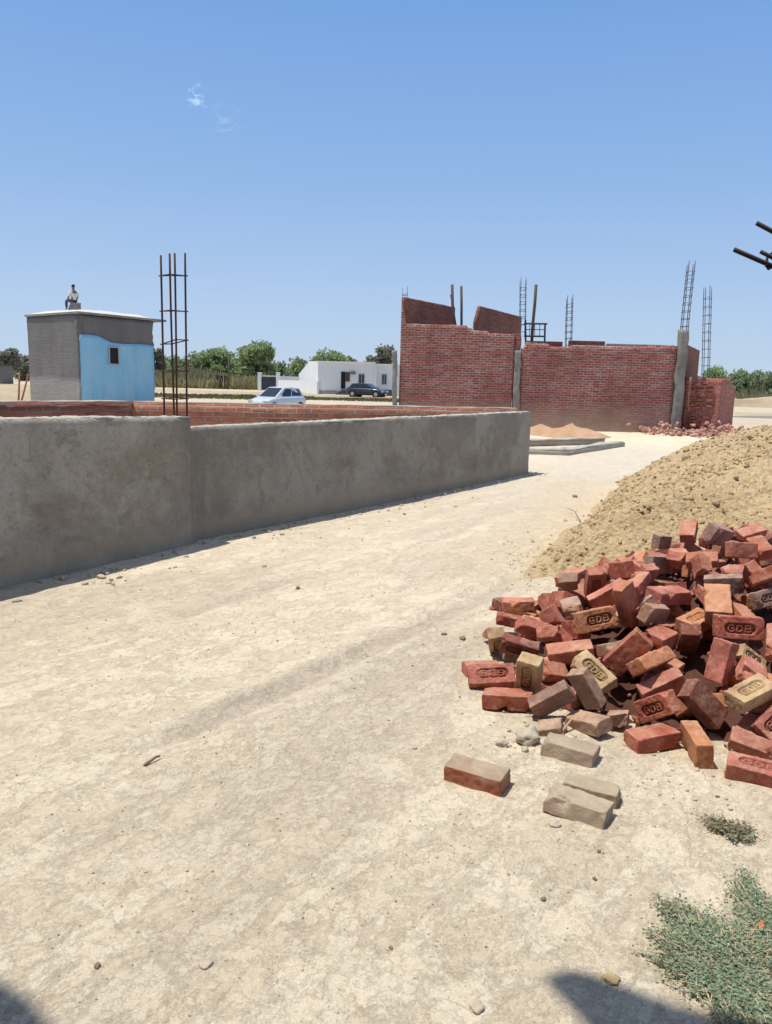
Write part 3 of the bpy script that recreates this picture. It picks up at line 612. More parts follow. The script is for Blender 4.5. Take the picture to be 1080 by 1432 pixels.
# ------------------------------------------------------------------ materials
def brick_wall_mat(name, c1, c2, mortar, soot=.35, msize=.012, wash=.0, washcol=(.42, .36, .31), streak=.34, dk=.42):
    m = NM(name); c = m.coord(); s = m.n('ShaderNodeSeparateXYZ'); m.l(c, s.inputs[0])
    wob = m.noise(c, 1.6, 3); wob2 = m.math('MULTIPLY', m.math('SUBTRACT', wob, .5), .05)
    cx = m.n('ShaderNodeCombineXYZ'); m.l(m.math('ADD', s.outputs[0], s.outputs[1]), cx.inputs[0]); m.l(m.math('ADD', s.outputs[2], wob2), cx.inputs[1])
    b = m.n('ShaderNodeTexBrick'); m.l(cx.outputs[0], b.inputs['Vector']); b.inputs['Scale'].default_value = 1
    b.inputs['Brick Width'].default_value = .24; b.inputs['Row Height'].default_value = .083; b.inputs['Mortar Size'].default_value = msize
    b.inputs['Mortar Smooth'].default_value = .25; b.inputs['Bias'].default_value = 0
    b.inputs['Color1'].default_value = (0, 0, 0, 1); b.inputs['Color2'].default_value = (1, 1, 1, 1); b.inputs['Mortar'].default_value = (.5, .5, .5, 1)
    mid = tuple((a+d)/2 for a, d in zip(c1, c2))
    tint = m.mix(b.outputs['Color'], c1, c2)
    tint = m.mix(m.math('MULTIPLY', m.ramp(m.noise(cx.outputs[0], 5.5, 4, .7), [(.4, 0.), (.7, 1.)]), .6), tint, tuple(x*.5 for x in mid))
    tint = m.mix(m.math('MULTIPLY', m.ramp(m.noise(m.mapping(cx.outputs[0], (.35, 1.6, 1)), 6, 5, .7), [(.52, 0.), (.66, 1.)]), .55), tint, washcol)
    row = m.n('ShaderNodeMapping'); m.l(cx.outputs[0], row.inputs[0]); row.inputs[3].default_value = (1.4, 12.05, 1)
    st = m.ramp(m.noise(row.outputs[0], 1.35, 5, .7), [(.55, 0.), (.63, 1.)])
    st2 = m.ramp(m.noise(m.mapping(row.outputs[0], (1, 1, 1), loc=(7.3, 2.1, 4.)), 1.2, 5, .72), [(.54, 0.), (.64, 1.)])
    mo = m.mix(m.noise(c, 5, 5, .7), tuple(x*.5 for x in mortar), mortar)
    patch = m.ramp(m.noise(c, 1.7, 6, .7), [(.36, .35), (.62, 1.)])
    col = m.mix(m.math('MULTIPLY', b.outputs['Fac'], patch), tint, mo)
    col = m.mix(m.math('MULTIPLY', st, streak), col, tuple(min(1, x*1.15) for x in mortar))
    col = m.mix(m.math('MULTIPLY', st2, dk), col, tuple(x*.40 for x in mid))
    col = m.mix(m.math('MULTIPLY', m.ramp(m.noise(c, .55, 6, .65), [(.42, 0.), (.66, 1.)]), soot), col, tuple(x*.42 for x in mid))
    fac = b.outputs['Fac']
    if wash:
        h = m.ramp(s.outputs[2], [(0., 1.), (.28, 0.)]); m.t.nodes
        sc = m.math('DIVIDE', s.outputs[2], 3.2); h = m.ramp(sc, [(.02, 1.), (.34, 0.)])
        col = m.mix(m.math('MULTIPLY', h, m.math('MULTIPLY_ADD', m.noise(c, 1.7, 4), .9, wash-.45)), col, (.40, .30, .22))
    m.col(col); m.rough(.93)
    hh = m.math('MULTIPLY_ADD', m.noise(c, 14, 4, .7), .7, m.math('SUBTRACT', 1.0, fac))
    hh = m.math('ADD', hh, m.math('MULTIPLY', b.outputs['Color'], .55))
    m.bump(hh, .9, .022)
    return m.m
BR_FAR = brick_wall_mat('far_brickwork', (.215, .053, .046), (.375, .106, .086), (.56, .43, .38), .5, .016, .75)
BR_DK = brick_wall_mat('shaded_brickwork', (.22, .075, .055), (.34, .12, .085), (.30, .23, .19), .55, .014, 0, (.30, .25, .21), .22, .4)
BR_NEAR = brick_wall_mat('compound_brickwork', (.36, .115, .065), (.58, .22, .12), (.52, .44, .36), .35, .017, 0, (.30, .25, .21), .22, .35)
BR_RED = brick_wall_mat('fresh_red_brickwork', (.34, .085, .062), (.46, .145, .105), (.46, .34, .28), .3, .014)
m = NM('cement_render'); c = m.coord()
k = m.mix(m.ramp(m.noise(c, 1.1, 8, .70, .5), [(.42, 0.), (.57, 1.)]), (.33, .300, .250), (.54, .505, .435))
k = m.mix(m.math('MULTIPLY', m.ramp(m.noise(c, 3.2, 8, .74, .25), [(.53, 0.), (.60, 1.)]), .5), k, (.21, .185, .15))
k = m.mix(m.math('MULTIPLY', m.ramp(m.noise(m.mapping(c, (1, 1, .35)), 2.4, 8, .72), [(.53, 0.), (.64, 1.)]), .55), k, (.39, .355, .305))
a = m.n('ShaderNodeAttribute', attribute_name='ochre')
k = m.mix(m.math('MULTIPLY', a.outputs['Fac'], m.ramp(m.noise(c, 3.0, 8, .72), [(.43, 0.), (.56, .7)])), k, (.375, .31, .225))
a2 = m.n('ShaderNodeAttribute', attribute_name='dark_tone')
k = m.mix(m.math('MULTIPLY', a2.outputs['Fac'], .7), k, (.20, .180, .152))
k = m.mix(m.math('MULTIPLY', m.ramp(m.noise(m.mapping(c, (1, 1, .12)), 9, 6, .7), [(.5, 0.), (.64, 1.)]), .28), k, (.40, .36, .30))
k = m.mix(m.math('MULTIPLY', m.ramp(m.noise(c, 30, 6, .75), [(.53, 0.), (.62, 1.)]), .4), k, (.19, .168, .138))
k = m.mix(m.math('MULTIPLY', m.ramp(m.noise(c, 21, 6, .75), [(.54, 0.), (.63, 1.)]), .35), k, (.42, .38, .32))
cw = m.n('ShaderNodeVectorMath', operation='MULTIPLY_ADD'); cn = m.n('ShaderNodeTexNoise'); m.l(c, cn.inputs['Vector']); cn.inputs['Scale'].default_value = 2.5; cn.inputs['Detail'].default_value = 6; m.l(cn.outputs[1], cw.inputs[0]); cw.inputs[1].default_value = (.5, .5, .5); m.l(c, cw.inputs[2])
ck = m.math('MULTIPLY', m.ramp(m.vor(cw.outputs[0], .9, 'DISTANCE_TO_EDGE'), [(0., 1.), (.006, 0.)]), m.ramp(m.noise(c, 1.3, 3), [(.53, 0.), (.60, 1.)]))
k = m.mix(m.math('MULTIPLY', ck, .35), k, (.09, .08, .07))
sz_ = m.n('ShaderNodeSeparateXYZ'); m.l(c, sz_.inputs[0])
k = m.mix(m.math('MULTIPLY', m.ramp(m.math('MULTIPLY_ADD', m.noise(c, 5, 6, .7), -.30, sz_.outputs[2]), [(.0, 1.), (.12, 0.)]), .6), k, (.47, .39, .28))
m.col(k); m.rough(.93); m.bump([(m.noise(c, 5, 8, .75), .05), (m.noise(c, 45, 6, .75), .012)], 1.0); RENDER_M = m.m
m = NM('pale_mortar'); c = m.coord()
m.col(m.mix(m.ramp(m.noise(c, 6, 6, .7), [(.35, 0.), (.65, 1.)]), (.34, .305, .255), (.50, .465, .405))); m.bump([(m.noise(c, 16, 5, .7), .02), (m.noise(c, 70, 4), .006)], .8); MORTAR_M = m.m
m = NM('raw_concrete'); c = m.coord()
k = m.mix(m.ramp(m.noise(c, 2.2, 6, .65), [(.3, 0.), (.7, 1.)]), (.15, .142, .13), (.31, .295, .27))
k = m.mix(m.math('MULTIPLY', m.ramp(m.noise(c, 9, 5, .7), [(.5, 0.), (.7, 1.)]), .45), k, (.17, .155, .14))
m.col(k); m.bump([(m.noise(c, 5, 5, .7), .02), (m.noise(c, 40, 4), .004)], .7); CONC_M = m.m
m = NM('dark_cement_wall'); c = m.coord(); s = m.n('ShaderNodeSeparateXYZ'); m.l(c, s.inputs[0])
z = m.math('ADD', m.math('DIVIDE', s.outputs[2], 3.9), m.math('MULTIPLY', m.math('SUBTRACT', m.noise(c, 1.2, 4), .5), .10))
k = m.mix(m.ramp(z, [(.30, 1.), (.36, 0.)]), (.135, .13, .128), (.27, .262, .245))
k = m.mix(m.math('MULTIPLY', m.ramp(m.noise(m.mapping(c, (1, 1, .3)), 1.4, 5, .6), [(.4, 0.), (.65, 1.)]), .5), k, (.21, .205, .20))
m.col(k); m.bump([(m.noise(c, 7, 5, .7), .03), (m.noise(m.mapping(c, (1, 1, 12)), 1.0, 2), .02)], .7); DARKCEM_M = m.m
m = NM('sky_blue_paint'); c = m.coord()
k = m.mix(m.noise(m.mapping(c, (1, 1, .25)), 2.4, 5, .6), (.175, .425, .625), (.28, .535, .72))
k = m.mix(m.math('MULTIPLY', m.ramp(m.noise(c, 4, 5, .7), [(.52, 0.), (.62, 1.)]), .5), k, (.33, .48, .58))
k = m.mix(m.math('MULTIPLY', m.ramp(m.noise(m.mapping(c, (1, 1, .45)), 1.5, 7, .7), [(.48, 0.), (.62, 1.)]), .55), k, (.36, .53, .64))
k = m.mix(m.math('MULTIPLY', m.ramp(m.noise(m.mapping(c, (1.5, 1.5, .3)), 2.2, 6, .7), [(.55, 0.), (.64, 1.)]), .4), k, (.15, .34, .47))
m.col(k); m.rough(.9); m.bump([(m.noise(c, 5, 6, .7), .03), (m.noise(c, 25, 5), .008)], .8); BLUE_M = m.m
m = NM('whitewash'); c = m.coord()
k = m.mix(m.noise(m.mapping(c, (1, 1, .3)), .8, 5, .6), (.70, .70, .72), (.82, .815, .80)); m.col(k); m.rough(.85); m.bump(m.noise(c, 5, 4), .3, .01); WHITE_M = m.m
m = NM('rusty_rebar'); c = m.coord()
wv = m.n('ShaderNodeTexWave', wave_type='BANDS', bands_direction='Z'); m.l(c, wv.inputs['Vector']); wv.inputs['Scale'].default_value = 26
m.col(m.mix(m.noise(c, 8, 4), (.045, .026, .02), (.12, .055, .035))); m.rough(.75).metal(.25); m.bump(wv.outputs[1], .5, .002); REBAR_M = m.m
BLACKBAR_M = flat('dark_oiled_rebar', (.018, .013, .012), .6, .2)
REBAR_BLUE = flat('greyish_rebar', (.13, .15, .19), .6, .3)
DARK_STEEL = flat('dark_steel', (.035, .04, .055), .5, .5)
WOOD_M = flat('weathered_pole_wood', (.10, .075, .055), .85)
BAMBOO_M = flat('reddish_stick_wood', (.24, .12, .08), .85)
SAND_M = None
m = NM('reddish_sand'); c = m.coord()
m.col(m.mix(m.ramp(m.noise(c, 2.2, 5, .6), [(.35, 0.), (.65, 1.)]), (.40, .235, .135), (.50, .325, .205))); m.bump([(m.noise(c, 4, 5), .06), (m.noise(c, 22, 4), .02)], .7); SAND_M = m.m
GLASS_DK = flat('dark_window_glass', (.022, .027, .033), .12, 0, .2, 3, .6)
VOID_M = flat('dark_interior', (.02, .018, .017), .9)

# ------------------------------------------------------------------ plastered wall along the lane
def wall_frame(p0, p1):
    d = (p1-p0); L = d.length; d.normalize(); return L, math.atan2(d.y, d.x)
def plaster_section(name, parent, p0, p1, h0, h1, thick, seed, rough_top=.012, toe=.0):
    """outer face runs p0->p1 (the lane is to the right of that direction); wall body lies to the left"""
    L, ang = wall_frame(p0, p1)
    def f(P):
        uu, vv, ww = P[:, 0].copy(), P[:, 1].copy(), P[:, 2].copy()
        top = h0+(h1-h0)*uu/L+rough_top*fbm(np.stack([uu, 0*uu, 0*uu], -1), 2.2, 4, seed)
        z = -.12+(top+.12)*ww
        n = fbm(np.stack([uu, z, vv], -1), 1.1, 3, seed+3)*.012+fbm(np.stack([uu, z, vv], -1), 6, 3, seed+5)*.005
        rnd = np.maximum(0, ww-.97)/.03*.016+np.maximum(0, .03-(L-uu))/.03*.02
        y = np.where(vv < .5, n+rnd-toe*np.maximum(0, .2-z)*.4, thick-n-rnd)
        y = np.where((vv > .001) & (vv < .999), vv*thick, y)
        xx = np.where(uu < .001, n, np.where(uu > L-.001, L+n, uu))
        return np.stack([xx, y, z], 1)
    V, Q = gridbox(lin(0, L, .06), [0, .12, .5, .88, 1], np.concatenate([np.linspace(0, .95, 26), [.97, .985, 1]]), f)
    x, z = V[:, 0], V[:, 2]
    ochre = np.exp(-((x-(L-.75))/.55)**2)*np.exp(-((z-.62)/.42)**2)*1.5+.35*np.exp(-((x-(L-1.5))/.5)**2)*np.exp(-((z-.35)/.3)**2) if seed == 1 else 0*x
    dark_tone = (sst(.25, .02, L-x)*.7 if seed == 1 else .58+sst(.36, .26, x)*.58)+.35*sst(.28, .05, z)  # darker second section, darker strips at the joint, darker foot
    o = mesh_obj(name, V, Q, RENDER_M, parent, True, None, {'ochre': np.clip(ochre, 0, 1), 'dark_tone': np.clip(dark_tone, 0, 1)})
    weld(o); o.location = (p0.x, p0.y, 0); o.rotation_euler = (0, 0, ang)
    # rough mortar bed left on the top
    def g(P):
        uu, vv, ww = P[:, 0], P[:, 1], P[:, 2]
        top = h0+(h1-h0)*uu/L+rough_top*fbm(np.stack([uu, 0*uu, 0*uu], -1), 2.2, 4, seed)
        N = np.stack([uu, vv, 0*uu], -1)
        z = top-.008+ww*(.010+.010*np.maximum(-.4, fbm(N, 5, 4, seed+8))+.007*vn(N*23, 3))
        e = .018+.012*fbm(np.stack([uu, vv*9, 0*uu], -1), 5, 3, seed+9)
        y = np.where(vv < .5, e, thick-e); y = np.where((vv > .02) & (vv < .98), vv*thick, y)
        return np.stack([uu, y, z], 1)
    V, Q = gridbox(lin(.01, L-.01, .035), [0, .2, .4, .6, .8, 1], [0, 1], g)
    c = mesh_obj('mortar_capping', V, Q, MORTAR_M, parent, True); weld(c); c.location = (p0.x, p0.y, 0); c.rotation_euler = (0, 0, ang)
    return o
wall = empty('plastered_wall', (0, 0, 0))
tag(wall, 'long grey cement rendered boundary wall in shade along the left of the dirt lane', 'wall')
N_OUT = Vector((A_DIR.y, -A_DIR.x, 0))
plaster_section('wall_section', wall, W0, WJ, 1.262, 1.178, .27, 1, .012, .35)
S2 = WJ-N_OUT*.06-A_DIR*.14
plaster_section('wall_section', wall, S2+A_DIR*.02, W1, 1.072, 1.08, .23, 2, .010, .15)

# ------------------------------------------------------------------ compound brick walls behind
def brick_wall(name, p0, p1, h, thick, mat, parent=None, prof=None, seed=0, cap=True, z0=-.1, ustep=.12):
    L, ang = wall_frame(p0, p1)
    def hh(uu): return prof(uu) if prof else h+0*uu
    def f(P):
        uu, vv, ww = P[:, 0], P[:, 1], P[:, 2]; z = z0+(hh(uu)-z0)*ww
        n = .006*fbm(np.stack([uu, z, vv], -1), 3, 3, seed)+.004*vn(np.stack([np.floor(uu/.12), np.floor(z/.083), vv], -1)*7.7, seed)
        y = np.where(vv < .5, n, thick-n); return np.stack([uu, y, z+(ww > .99)*.008*vn(np.stack([uu*4, vv, 0*uu], -1), seed)], 1)
    us = lin(0, L, ustep)
    V, Q = gridbox(us, [0, 1], np.linspace(0, 1, max(3, int(h/.12))), f)
    o = mesh_obj(name, V, Q, mat, parent); weld(o); o.location = (p0.x, p0.y, p0.z); o.rotation_euler = (0, 0, ang)
    if cap:
        def g(P):
            uu, vv, ww = P[:, 0], P[:, 1], P[:, 2]; e = .012+.01*fbm(np.stack([uu, vv*9, 0*uu], -1), 4, 3, seed+4)
            y = np.where(vv < .5, e, thick-e); return np.stack([uu, y, hh(uu)-.006+ww*(.022+.012*fbm(np.stack([uu, vv, 0*uu], -1), 4, 3, seed+5))], 1)
        V, Q = gridbox(lin(.02, L-.02, .08), [0, 1], [0, 1], g)
        c = mesh_obj('mortar_capping', V, Q, MORTAR_M, o); weld(c)
    return o
cB = gp(186, 562, 1.13); cB.z = 0; cL = gp(-60, 561, 1.15); cL.z = 0
bw = brick_wall('brick_wall', cB, W1+Vector((-.25, -.05, 0)), 1.125, .23, BR_NEAR, None, None, 3)
tag(bw, 'low sunlit brick boundary wall at the back of the rendered wall plot', 'wall')
cL2 = cB-(cB-cL).normalized()*8.5
bl = brick_wall('brick_wall', cL2, cB+(cB-cL).normalized()*.0, 1.13, .23, BR_DK, None, None, 4)
tag(bl, 'low dark shaded brick wall at far left in front of the blue house', 'wall')

# ------------------------------------------------------------------ rebar column cage standing in the plot
def rebar_cage(name, base, top_pts, bar_r, stir_z, mat, stir_r, over=.02, z0=0.0):
    """four bars from a base square to given top points, with tie hoops"""
    e = empty(name, base)
    B4, T4 = top_pts
    for b, t in zip(B4, T4):
        mb = MB(); b = Vector(b)-Vector(base); t = Vector(t)-Vector(base); n = 14
        off = Vector((random.uniform(-1, 1), random.uniform(-1, 1), 0))*.006
        mb.tube([b.lerp(t, k/n)+off*math.sin(k/n*3.1*1.7) for k in range(n+1)], bar_r, 8); mb.build('bar', mat, e, True)
    for s in stir_z:
        mb = MB(); P = [Vector(b).lerp(Vector(t), s)-Vector(base) for b, t in zip(B4, T4)]; c = sum(P, Vector())/4
        tl = random.uniform(-.012, .012)
        P = [c+(p-c)*(1+over)+Vector((0, 0, tl*(1 if i < 2 else -1))) for i, p in enumerate(P)]
        for i in range(4):
            a, b = P[i], P[(i+1) % 4]; d = (b-a).normalized()*bar_r*1.6; mb.tube([a-d, b+d], stir_r, 6)
        mb.build('stirrup', mat, e, True)
    return e
D = 8.15
cols = [(225, 357, 230), (238, 354.5, 243), (244, 354, 248), (259, 354, 261.5)]
ys = [D-.02, D-.15, D+.14, D+.03]
T4 = []; B4 = []
for (tx, ty, bx), y in zip(cols, ys):
    T4.append(aty(tx, ty, y)); q = aty(bx, 575, y); d = q-T4[-1]; B4.append(T4[-1]+d*((T4[-1].z+.05)/(T4[-1].z-q.z)))
order = [0, 1, 3, 2]; T4 = [T4[i] for i in order]; B4 = [B4[i] for i in order]
bc = sum(B4, Vector())/4
cage = rebar_cage('rebar_cage', (bc.x, bc.y, 0), (B4, T4), .0105, [.07, .15, .23, .31, .385, .485, .585, .69, .80, .925], REBAR_M, .006, .10)
tag(cage, 'tall rusty four bar steel column cage rising behind the grey rendered wall', 'rebar')

# ------------------------------------------------------------------ blue house with its roof slab
D0 = 30.0
def far_pt(px, D): q = aty(px, 530, D); return Vector((q.x, q.y, 0))
C0 = far_pt(112, D0); CL = far_pt(42, D0*1.085); CR = C0+A_DIR*3.55
CBk = CL+(CR-C0)
house = empty('blue_house', (C0.x, C0.y, 0))
tag(house, 'small single room house with sky blue painted wall, grey cement side and flat roof slab', 'house')
def ribbon_wall(name, parent, a, b, h, mat, thick=.22, zs=0.0, wob=.02, rag=0, seed=0, ht=None):
    L, ang = wall_frame(a, b)
    def f(P):
        uu, vv, ww = P[:, 0], P[:, 1], P[:, 2]; t = (ht(uu/L) if ht else h+0*uu); z = zs+(t-zs)*ww
        n = wob*fbm(np.stack([uu, z, vv], -1), 1.3, 3, seed)
        ed = rag*vn(np.stack([np.floor(z/.16), 0*z, 0*z], -1)*3.7, seed); xx = np.where(uu > L-.001, L+ed, np.where(uu < .001, ed*.4, uu))
        return np.stack([xx, np.where(vv < .5, n, thick-n), z], 1)
    V, Q = gridbox(lin(0, L, .15), [0, 1], lin(0, 1, .16/max(h-zs, .2)), f)
    o = mesh_obj(name, V, Q, mat, parent); weld(o); pl = parent.location if parent else Vector()
    o.location = Vector((a.x, a.y, 0))-Vector((pl.x, pl.y, 0)); o.rotation_euler = (0, 0, ang); return o
HT = 3.74
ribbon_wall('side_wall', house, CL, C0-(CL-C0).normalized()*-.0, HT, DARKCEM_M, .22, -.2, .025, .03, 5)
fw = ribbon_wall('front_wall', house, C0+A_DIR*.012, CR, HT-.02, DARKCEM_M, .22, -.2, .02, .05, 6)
nrm = Vector((A_DIR.y, -A_DIR.x, 0))
ribbon_wall('blue_render', house, C0+A_DIR*.03+nrm*.05, CR-A_DIR*.05+nrm*.05, 2.9, BLUE_M, .03, -.1, .004, .02, 7, lambda t: 2.98-.16*sst(.2, .42, t)-.22*t*0+.03*np.sin(t*9)-.10*t)
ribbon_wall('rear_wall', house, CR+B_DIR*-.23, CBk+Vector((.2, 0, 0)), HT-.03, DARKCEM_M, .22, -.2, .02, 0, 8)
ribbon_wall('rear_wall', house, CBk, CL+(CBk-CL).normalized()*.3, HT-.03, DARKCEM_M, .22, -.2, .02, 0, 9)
wq = aty(159.5, 497, 31.2); 
def face_pt(px, py, p0, d, off=0.0):
    r = ray(px, py); n = Vector((d.y, -d.x, 0)); p0 = p0+n*off; t = (p0-Vector((0, 0, EYE))).dot(n)/r.dot(n); return Vector((0, 0, EYE))+r*t
wc = face_pt(159.5, 497.5, C0, A_DIR, .08); ang = math.atan2(A_DIR.y, A_DIR.x); hl = Vector((C0.x, C0.y, 0))
wf = MB(); Mz = Matrix.Rotation(ang, 3, 'Z')
for dx, dz, sx, sz in ((0, .335, .50, .05), (0, -.335, .52, .05), (-.225, 0, .05, .62), (.225, 0, .05, .62)):
    wf.box(Mz @ Vector((dx, .0, dz))+wc-hl, (sx, .06, sz), ang)
win = wf.build('window', flat('grey_window_frame', (.30, .36, .42), .7), house)
pn = MB(); pn.box(wc-hl+Mz @ Vector((0, .012, 0)), (.40, .03, .62), ang); pn.build('pane', VOID_M, win)
# roof slab, overhanging past the far end of the blue wall
r0 = CL-A_DIR*.12-B_DIR*.05; 
def slab(parent, pts, z0, z1, mat, name, tilt=None):
    mb = MB(); pl = parent.location; mb.prism([(p.x-pl.x, p.y-pl.y) for p in pts], z0, z1); return mb.build(name, mat, parent)
un = (C0-CL).normalized()
slab(house, [CL-un*.08-A_DIR*.06, C0+un*.12-A_DIR*.06, CR+un*.12+A_DIR*.62, CBk-un*.08+A_DIR*.62], HT+.005, HT+.085, CONC_M, 'roof_slab')
mb = MB()
pl = house.location
V = []; nU, nW = 26, 26; fc = []
for a in range(nU+1):
    for b in range(nW+1):
        p = CL.lerp(C0, a/nU)+(CR-C0)*(b/nW); ed = min(a, nU-a, b, nW-b)/nU
        z = HT+.087+min(ed*1.2, .13)+.06*float(fbm(np.array([[p.x, p.y, 0]]), 1.4, 3, 4)[0])*min(1, ed*8)
        V.append((p.x-pl.x, p.y-pl.y, z))
for a in range(nU):
    for b in range(nW): k = a*(nW+1)+b; fc.append((k, k+nW+1, k+nW+2, k+1))
mesh_obj('roof_screed', V, fc, flat('pale_roof_screed', (.55, .54, .52), .9), house, True)
# ------------------------------------------------------------------ person sitting on the roof
def skin_body(name, nodes, edges, mat, parent, sub=2):
    me = bpy.data.meshes.new(name); me.from_pydata([n[0] for n in nodes], edges, []); o = bpy.data.objects.new(name, me); COL.objects.link(o)
    me.materials.append(mat)
    sk = o.modifiers.new('skin', 'SKIN'); sk.use_smooth_shade = True
    for i, n in enumerate(nodes): me.skin_vertices[0].data[i].radius = (n[1], n[2] if len(n) > 2 else n[1])
    me.skin_vertices[0].data[0].use_root = True
    o.modifiers.new('sub', 'SUBSURF').levels = sub; o.modifiers['sub'].render_levels = sub
    dg = bpy.context.evaluated_depsgraph_get(); dg.update(); ev = o.evaluated_get(dg); nm = bpy.data.meshes.new_from_object(ev)
    o.modifiers.clear(); o.data = nm
    if parent: o.parent = parent
    return o
RX = [CL.lerp(C0, .62)+(CR-C0)*.30][0]
pz = HT+.087+.17
SKIN_M = flat('brown_skin', (.20, .10, .06), .6); SHIRT_M = flat('white_shirt', (.62, .62, .58), .9); TROU_M = flat('dark_grey_trousers', (.09, .09, .10), .9); HAIR_M = flat('black_hair', (.012, .011, .01), .7)
P = aty(104, 428, RX.y+.1); px0 = Vector((P.x, P.y, pz))
stool = MB()
for k in range(3): stool.box((px0.x+.02*k, px0.y+.03, pz+.055+.1*k), (.40, .30, .098), .2*k)
st = stool.build('concrete_block', CONC_M); tag(st, 'small stack of blocks on the blue house roof used as a seat', 'blocks')
pe = empty('person', px0+Vector((0, 0, .31)), rad(235)); pe.scale = (.86, .86, .86)
tag(pe, 'person in white shirt and dark trousers sitting on the blue house roof', 'person')
# body seated facing -Y in local space
n = [((0, 0, .10), .125, .10), ((0, .01, .28), .12, .09), ((0, .0, .44), .145, .10), ((0, -.01, .53), .07, .06), ((0, -.02, .60), .048), ((0, -.03, .665), .072, .08), ((0, -.035, .745), .075, .088), ((0, -.03, .80), .05, .06)]
e = [(i, i+1) for i in range(7)]
def limb(pts):
    b = len(n)
    for k, p in enumerate(pts[1:]): n.append(p)
    for k in range(len(pts)-1): e.append((pts[0] if k == 0 else b+k-1, b+k))
for s in (-1, 1):
    limb([2, ((s*.19, 0, .455), .055), ((s*.235, -.06, .22), .042), ((s*.16, -.26, .14), .033), ((s*.12, -.36, .13), .028)])
    b = len(n)-1
    for k in range(4): n.append(((s*(.12+(k-1.5)*.016), -.43-.006*(k % 2), .115), .0085)); e.append((b, len(n)-1))
    n.append(((s*.08, -.40, .13), .0095)); e.append((b, len(n)-1))
    limb([0, ((s*.10, -.03, .085), .085), ((s*.13, -.40, .10), .062), ((s*.13, -.42, -.14), .05), ((s*.13, -.40, -.26), .036), ((s*.13, -.52, -.285), .03)])
skin_body('body', n, e, SKIN_M, pe, 2)
n = [((0, 0, .09), .135, .11), ((0, .01, .28), .132, .102), ((0, .0, .44), .155, .112), ((0, -.01, .525), .08, .07)]; e = [(0, 1), (1, 2), (2, 3)]
for s in (-1, 1): limb([2, ((s*.19, 0, .455), .067), ((s*.235, -.06, .24), .055)])
skin_body('shirt', n, e, SHIRT_M, pe, 2)
n = [((0, 0, .08), .137, .112), ((0, .01, .16), .128, .10)]; e = [(0, 1)]
for s in (-1, 1): limb([0, ((s*.10, -.03, .085), .097), ((s*.13, -.40, .10), .074), ((s*.13, -.42, -.14), .063), ((s*.13, -.40, -.235), .055)])
skin_body('trousers', n, e, TROU_M, pe, 2)
n = [((0, -.02, .70), .078, .082), ((0, -.015, .775), .086, .095), ((0, -.02, .83), .05, .06)]; e = [(0, 1), (1, 2)]
hr = skin_body('hair', n, e, HAIR_M, pe, 2)
for v in hr.data.vertices:
    if v.co.z < .74 and v.co.y < -.03: v.co.y += .05
face = MB()
for s in (-1, 1): face = MB(); face.box((s*.03, -.118, .735), (.022, .012, .012)); face.build('eye', HAIR_M, pe)
fm = MB(); fm.box((0, -.123, .705), (.02, .03, .035)); fm.box((0, -.112, .672), (.045, .01, .01)); fm.build('nose_and_mouth', SKIN_M, pe)

# ------------------------------------------------------------------ red brick building under construction
YB = 27.2
def fp(px, py, Y=YB): q = aty(px, py, Y); return q
bld = empty('brick_building', (fp(640, 560).x, YB, 0))
tag(bld, 'unfinished red brick building with bare columns, broken stepped parapets and a long blank front', 'building')
BL = bld.location.copy()
def bpart(o): o.parent = bld; o.location = o.location-BL; return o
xL, xM0, xM1, xR = fp(558, 560).x, fp(718, 520).x, fp(728.5, 520).x, fp(941, 560).x
def ztop(px, py, Y=YB): return fp(px, py, Y).z
SL = 1085/YB
def prof_left(u):
    px = 558+u*SL
    z = np.full_like(px, 0.0)
    pts = [(557, 430), (563.5, 430), (563.6, 453), (640, 455), (649, 455.5), (649.1, 459), (655, 459), (655.1, 463), (672, 464), (722, 467)]
    z = np.interp(px, [p[0] for p in pts], [ztop(*p) for p in pts])
    return np.round(z/.083)*.083
bpart(brick_wall('front_wall', Vector((xL, YB, 0)), Vector((xM0, YB, 0)), 4, .23, BR_FAR, None, prof_left, 11, False, -.3, .08))
def prof_right(u):
    px = 729+u*SL
    pts = [(729, 487), (734, 487), (734.1, 478), (766, 481), (768, 484), (792, 484.5), (800, 482), (848, 484), (930, 483), (945, 484.5)]
    return np.interp(px, [p[0] for p in pts], [ztop(*p) for p in pts])
bpart(brick_wall('front_wall', Vector((xM1, YB+.015, 0)), Vector((xR, YB+.015, 0)), 3.2, .23, BR_FAR, None, prof_right, 12, False, -.3, .08))
def col_box(name, pb, pt, wx, wy, mat, parent=None, seed=0, tz=None):
    b, t = Vector(pb), Vector(pt)
    def f(P):
        q = np.zeros_like(P); w_ = P[:, 2]
        for i in range(3): q[:, i] = b[i]+(t[i]-b[i])*w_
        q[:, 0] += (P[:, 0]-.5)*wx; q[:, 1] += (P[:, 1]-.5)*wy
        N = np.stack([fbm(q, 1.5, 3, seed), fbm(q, 1.5, 3, seed+2), 0*w_], 1)*.045+np.stack([vn(q*4, seed), vn(q*4, seed+1), 0*w_], 1)*.016+np.stack([vn(q*8, seed), vn(q*8, seed+1), 0*w_], 1)*.012
        return q+N
    V, Q = gridbox([0, .33, .66, 1], [0, .33, .66, 1], lin(0, 1, .035), f); return weld(mesh_obj(name, V, Q, mat, parent))
bpart(col_box('column', (fp(723.4, 575).x, YB+.10, -.2), (fp(724, 488).x, YB+.10, ztop(724, 490)), .22, .30, CONC_M, None, 3))
bpart(col_box('column', (fp(724.5, 490).x, YB+.16, ztop(724, 491)), (fp(725.5, 466).x, YB+.16, ztop(724, 466)), .22, .2, BR_DK, None, 4))
bpart(col_box('column', (fp(552.3, 575).x, YB+.04, -.2), (fp(552.8, 490).x, YB+.04, ztop(553, 490)), .16, .26, CONC_M, None, 5))
